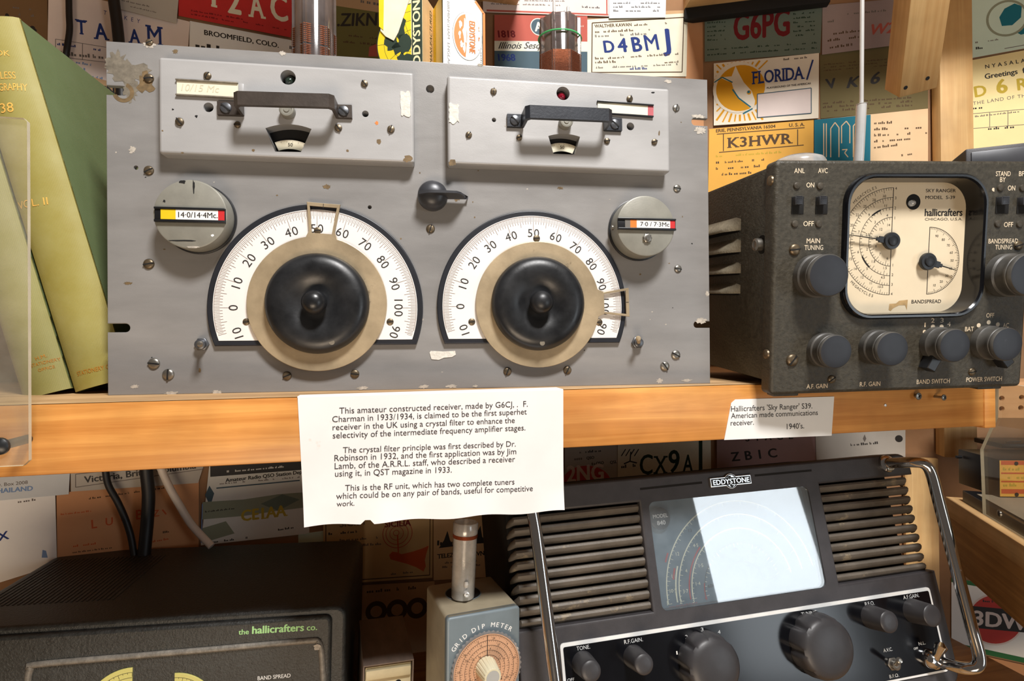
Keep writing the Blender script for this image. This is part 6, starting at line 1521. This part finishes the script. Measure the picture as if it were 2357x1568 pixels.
card(WM, (1422, 990), (1664, 980), (1668, 1120), (1422, 1130), 'cream', 'cream card with large dark green letters above the sloping black receiver',
     [('t', c, (x, y), (x + w_, y - 1), 'darkgreen', dict(bold=.02, serif=s_, squash=q)) for c, x, y, w_, s_, q in (('C', 1472, 1092, 30, False, 1.3), ('X', 1504, 1090, 32, True, 1.2), ('9', 1538, 1088, 26, False, 1.2), ('A', 1568, 1088, 30, True, 1.25), ('J', 1600, 1087, 18, True, 1.6))]
     + [('l', (1450, 1062), (1452, 1040), 3, 'ink'), ('l', (1450, 1062), (1436, 1068), 3, 'ink'), ('l', (1450, 1062), (1466, 1066), 3, 'ink')] + [('l', (1430 + 10 * i, 1050), (1440 + 10 * i, 1034), 2.5, 'ink') for i in range(4)] + [('s', 1430, 1078, 1470, 1074, 8, 'ink', 126)], lift=.0030)
card(WR, (1650, 990), (1876, 975), (1880, 1090), (1650, 1110), 'mauve', 'dull mauve card with spaced dark letters above the sloping black receiver', [('t', 'ZB1C', (1684, 1062), (1790, 1052), 'ink', dict(space=1.7, bold=.03)), ('t', 'STAGE', (1716, 1016), (1826, 1010), 'ink', dict(space=2.0, bold=.03))], lift=.0030)
card(WR, (1876, 975), (2084, 955), (2084, 1070), (1880, 1085), 'grey', 'plain grey card behind the top right corner of the sloping black receiver', [('s', 1958, 1027, 2022, 1022, 6, 'ink', 127), ('p', [(1986, 1010), (1990, 1000), (1994, 1010), (1990, 1018)], 'greyink'), ('c', 2069, 1010, 8, 'ink')])
# far right, below
card(WR, (2190, 1330), (2420, 1370), (2420, 1540), (2190, 1490), 'white', 'green edged card with a round red badge reading 3DW at the lower right edge',
     [('p', [(2190, 1330), (2420, 1370), (2420, 1380), (2190, 1340)], 'green'), ('p', [(2190, 1478), (2420, 1528), (2420, 1540), (2190, 1490)], 'green'), ('p', [(2292 + 66 * math.cos(2 * PI * i / 40), 1426 + 60 * math.sin(2 * PI * i / 40)) for i in range(40)], 'pinkwhite'), ('p', [(2292 + 62 * math.cos(2 * PI * i / 40), 1426 + 56 * math.sin(2 * PI * i / 40)) for i in range(40)], 'pinkred'),
      ('p', [(2226, 1394), (2420, 1412), (2420, 1462), (2226, 1444)], 'ink'), ('t', '3DW', (2240, 1438), (2366, 1452), 'pinkwhite', dict(bold=.035)), ('s', 2262, 1386, 2320, 1390, 6, 'ink', 128), ('s', 2268, 1462, 2320, 1470, 10, 'pinkwhite', 129)])
card(WR, (2190, 1494), (2420, 1545), (2420, 1700), (2190, 1680), 'orangetan', 'orange tan printed card below the red badge card at the lower right', [('s', 2232, 1540 + 14 * i, 2350, 1562 + 14 * i, 5, 'brownink', 130 + i) for i in range(6)])

# ================================================================ timber and the side shelf on the right
def pd(x, y, depth): return CAM + CR @ Vector(((x - W0 / 2) / FPX, -(y - H0 / 2) / FPX, -1.0)) * depth
# upright post on the wall
a = WR.uv(2160, 200, .022)[0]; c = WR.uv(2236, 200, .022)[0]
b = MB(); b.box(a, c, -.12, .62, .0042, .026, K['timber'], .001); o = b.build('trim_3', None, M=WR.M); tag(o, kind='structure')
a = WR.uv(2081, 1040, .010)[0]; c = WR.uv(2158, 1040, .010)[0]
b = MB(); b.box(a, c, -.70, -.125, .0042, .012, K['timber'], .001); o = b.build('trim_4', None, M=WR.M); tag(o, kind='structure')
# strut that carries the overhead shelf
s0 = pd(2113, 214, .640); s1 = pd(2150, -60, .570); s1 = s0 + (s1 - s0) * ((zs_ + .0165 - s0.z) / (s1.z - s0.z))
ax = (s1 - s0).normalized(); rx_ = Vector((math.cos(R(-12)), math.sin(R(-12)), 0)); rx_ = (rx_ - ax * rx_.dot(ax)).normalized(); ny = rx_.cross(ax)
Mb = Matrix(((rx_.x, ax.x, ny.x, s0.x), (rx_.y, ax.y, ny.y, s0.y), (rx_.z, ax.z, ny.z, s0.z), (0, 0, 0, 1)))
b = MB(); b.box(-.0195, .0195, 0, (s1 - s0).length, -.036, 0, K['timber'], .001)
for (x, y) in ((-.014, .010), (.008, .014)): b.disc(x, y, .0022, .0002, K['hole'], 12)
o = b.build('timber_strut', None, M=Mb); tag(o, 'short raw timber strut sloping up to the overhead shelf beside the upright post', 'strut')
# dark case standing on the olive receiver
c0 = pd(2223, 372, .53)
cf = Frame((c0.x, c0.y, 0), -30); zt = pd(2223, 343, .53).z
zb = max((SR.M @ Vector((u_, SHt, w_))).z for u_, w_ in ((.16, -.02), (.22, -.09))) + .0006
b = MB(); b.box(0, .078, zb, zt, -.05, 0, K['eddy'], .0015); b.box(.004, .074, zb + .004, zt - .004, 0, .0012, K['charcoal'], .0005)
o = b.build('instrument_case', None, M=cf.M); tag(o, 'dark grey sheet metal case on top of the olive receiver at the right edge', 'case')
# side shelf with its black based instrument
r0 = pd(2167, 1137, .690); r1 = pd(2357, 1255, .690 * 347 / 465); r1.z = r0.z
rd_ = (r1 - r0).normalized(); RS = Frame((0, 0, 0)); ro_ = Vector((rd_.y, -rd_.x, 0))
RS.M = Matrix(((rd_.x, 0, ro_.x, r0.x), (rd_.y, 0, ro_.y, r0.y), (0, 1, 0, r0.z), (0, 0, 0, 1))); RS.inv = RS.M.inverted(); RS.o = r0; RS.r, RS.u, RS.n = rd_, Vector((0, 0, 1)), ro_; RS.m3 = RS.M.to_3x3()
yup = Matrix(((1, 0, 0, 0), (0, 0, 1, 0), (0, -1, 0, 0), (0, 0, 0, 1)))      # plan (u, -w) extruded upwards
def plan(mb, pts, v0, v1, mat, bev=0.0): mb.prism([(p[0], -p[1]) for p in pts], v0, v1, mat, bev=bev, M=yup)
u00 = .012; LS = .27; DS = -.17
ss = thing('shelf', RS, 'pale timber shelf running forward along the right wall', 'shelf')
b = MB(); plan(b, [(u00, -.0), (LS, 0), (LS, DS), (u00, DS)], -.022, 0, K['timberx'], .001); b.build('shelf_board', ss)
b = MB(); plan(b, [(u00, -.001), (LS, -.001), (LS, -.022), (u00 + .012, -.022)], -.078, -.0225, K['timberdark']); b.build('front_rail', ss)
ub = u00 + .020
bs_ = thing('black_baseboard', sub_frame(RS, 0, .0004, 0), 'long black instrument baseboard lying on the side shelf', 'board')
b = MB(); plan(b, [(ub, -.010), (LS - .01, -.010), (LS - .01, DS + .01), (ub, DS + .01)], 0, .013, K['black'], .001); b.build('base', bs_)
b = MB(); plan(b, [(ub + .02, -.016), (LS - .014, -.016), (LS - .014, DS + .014), (ub + .02, DS + .014)], .0132, .0142, K['greywood']); b.build('worn_top', bs_)
bt = RS.o.z + .0148
def at_z(x, y, zv):
    d = CR @ Vector(((x - W0 / 2) / FPX, -(y - H0 / 2) / FPX, -1.0)); return CAM + d * ((zv - CAM.z) / d.z)
bc = at_z(2300, 1145, bt); BF = Frame((bc.x, bc.y, bt), -12)
hb_ = BF.uv(2300, 1058)[1]
bb = thing('battery_box', BF, 'black box with an orange and red printed label on the side shelf', 'box')
b = MB(); b.box(0, .09, 0, hb_, -.062, 0, K['black'], .0012); b.build('body', bb)
b = MB(); b.rect(.0006, .088, .001, hb_ - .001, .0003, ck('amber', (0, 0, 0))); z = .0004
for k, (f0, f1) in enumerate(((.86, .97), (.62, .66), (.40, .44), (.10, .22))): b.rect(.002, .086, hb_ * f0, hb_ * f1, z, ck('orangered', (0, 0, 0)))
b.rect(.028, .05, hb_ * .70, hb_ * .95, z + .0001, ck('pinkred', (0, 0, 0)))
for k, f0 in enumerate((.72, .5, .3)): b.scribble(.004, .085, hb_ * f0, hb_ * .08, z + .0002, ck('gold', (0, 0, 0)), 7 + k)
for f0 in (.9, .08): b.disc(.018, hb_ * f0, .0022, z + .0003, K['hole'], 14)
o = b.build('printed_label', bb); o['label'] = 'orange and red printed label'
b = MB(); b.tube([(-.001, hb_ * .8, -.055), (-.007, hb_ * .8, -.055)], .0018, K['black'], 10); b.build('terminal', bb)
bk = at_z(2330, 1030, bt + hb_ + .002); KF = Frame((bk.x, bk.y, bt + hb_ + .0004), -12)
kf = thing('flat_lid', KF, 'dark flat metal lid with a small steel catch lying on the black box', 'lid'); o = MB()
o.box(-.012, .06, 0, .006, -.045, .0, K['charcoal'], .001); o.build('plate', kf)
o = MB(); o.tube([(-.004, .0072, -.004), (.002, .0085, -.003), (.012, .0085, -.003)], .0012, K['steel'], 8); o.build('catch', kf)
# perforated board at the end of the shelf
pb0 = pd(2294, 962, .62); PB = Frame((pb0.x, pb0.y, pb0.z), -14)
hh2 = PB.uv(2300, 880)[1]
hs = [circ(*PB.uv(x, y), PB.size(x, y, 6), 16) for x, y in ((2306, 917), (2352, 915), (2306, 941), (2350, 939))]
b = MB(); b.prism([(0, 0), (.12, 0), (.12, hh2), (0, hh2)], -.006, 0, K['blushwood'], hs); b.box(.0, .12, 0, .010, -.062, -.0062, K['blushwood']); b.box(.0, .12, hh2 - .010, hh2, -.062, -.0062, K['blushwood'])
pbt = thing('perforated_board', PB, 'pale wooden board with dark round holes past the right end of the pine shelf', 'board'); b.build('panel', pbt)
b = MB(); b.rect(.001, .119, .001, hh2 - .001, -.0065, K['hole']); b.build('backing', pbt)
# acrylic guard on the side shelf
AR = sub_frame(RS, 0, 0, .004)
pts = [AR.uv(*q) for q in ((2262, 1183), (2256, 1035), (2289, 962), (2291, 880))]
e = AR.uv(2420, 1290)
b = MB(); ar = thing('acrylic_guard', AR, 'clear acrylic guard sheet with bright cut edges on the side shelf at the right', 'acrylic sheet')
b.prism([pts[0], (e[0], pts[0][1]), (e[0], pts[3][1]), pts[3], pts[2], pts[1]], -.003, 0, K['clear'], side=K['clearedge']); b.build('sheet', ar)
u, v = AR.uv(2303, 1192); b = MB(); b.lathe([(.0036, .0002), (.0034, .0016), (.0018, .0024), (0, .0025)], K['steel'], u, v + .004, 18); b.build('screw', ar)
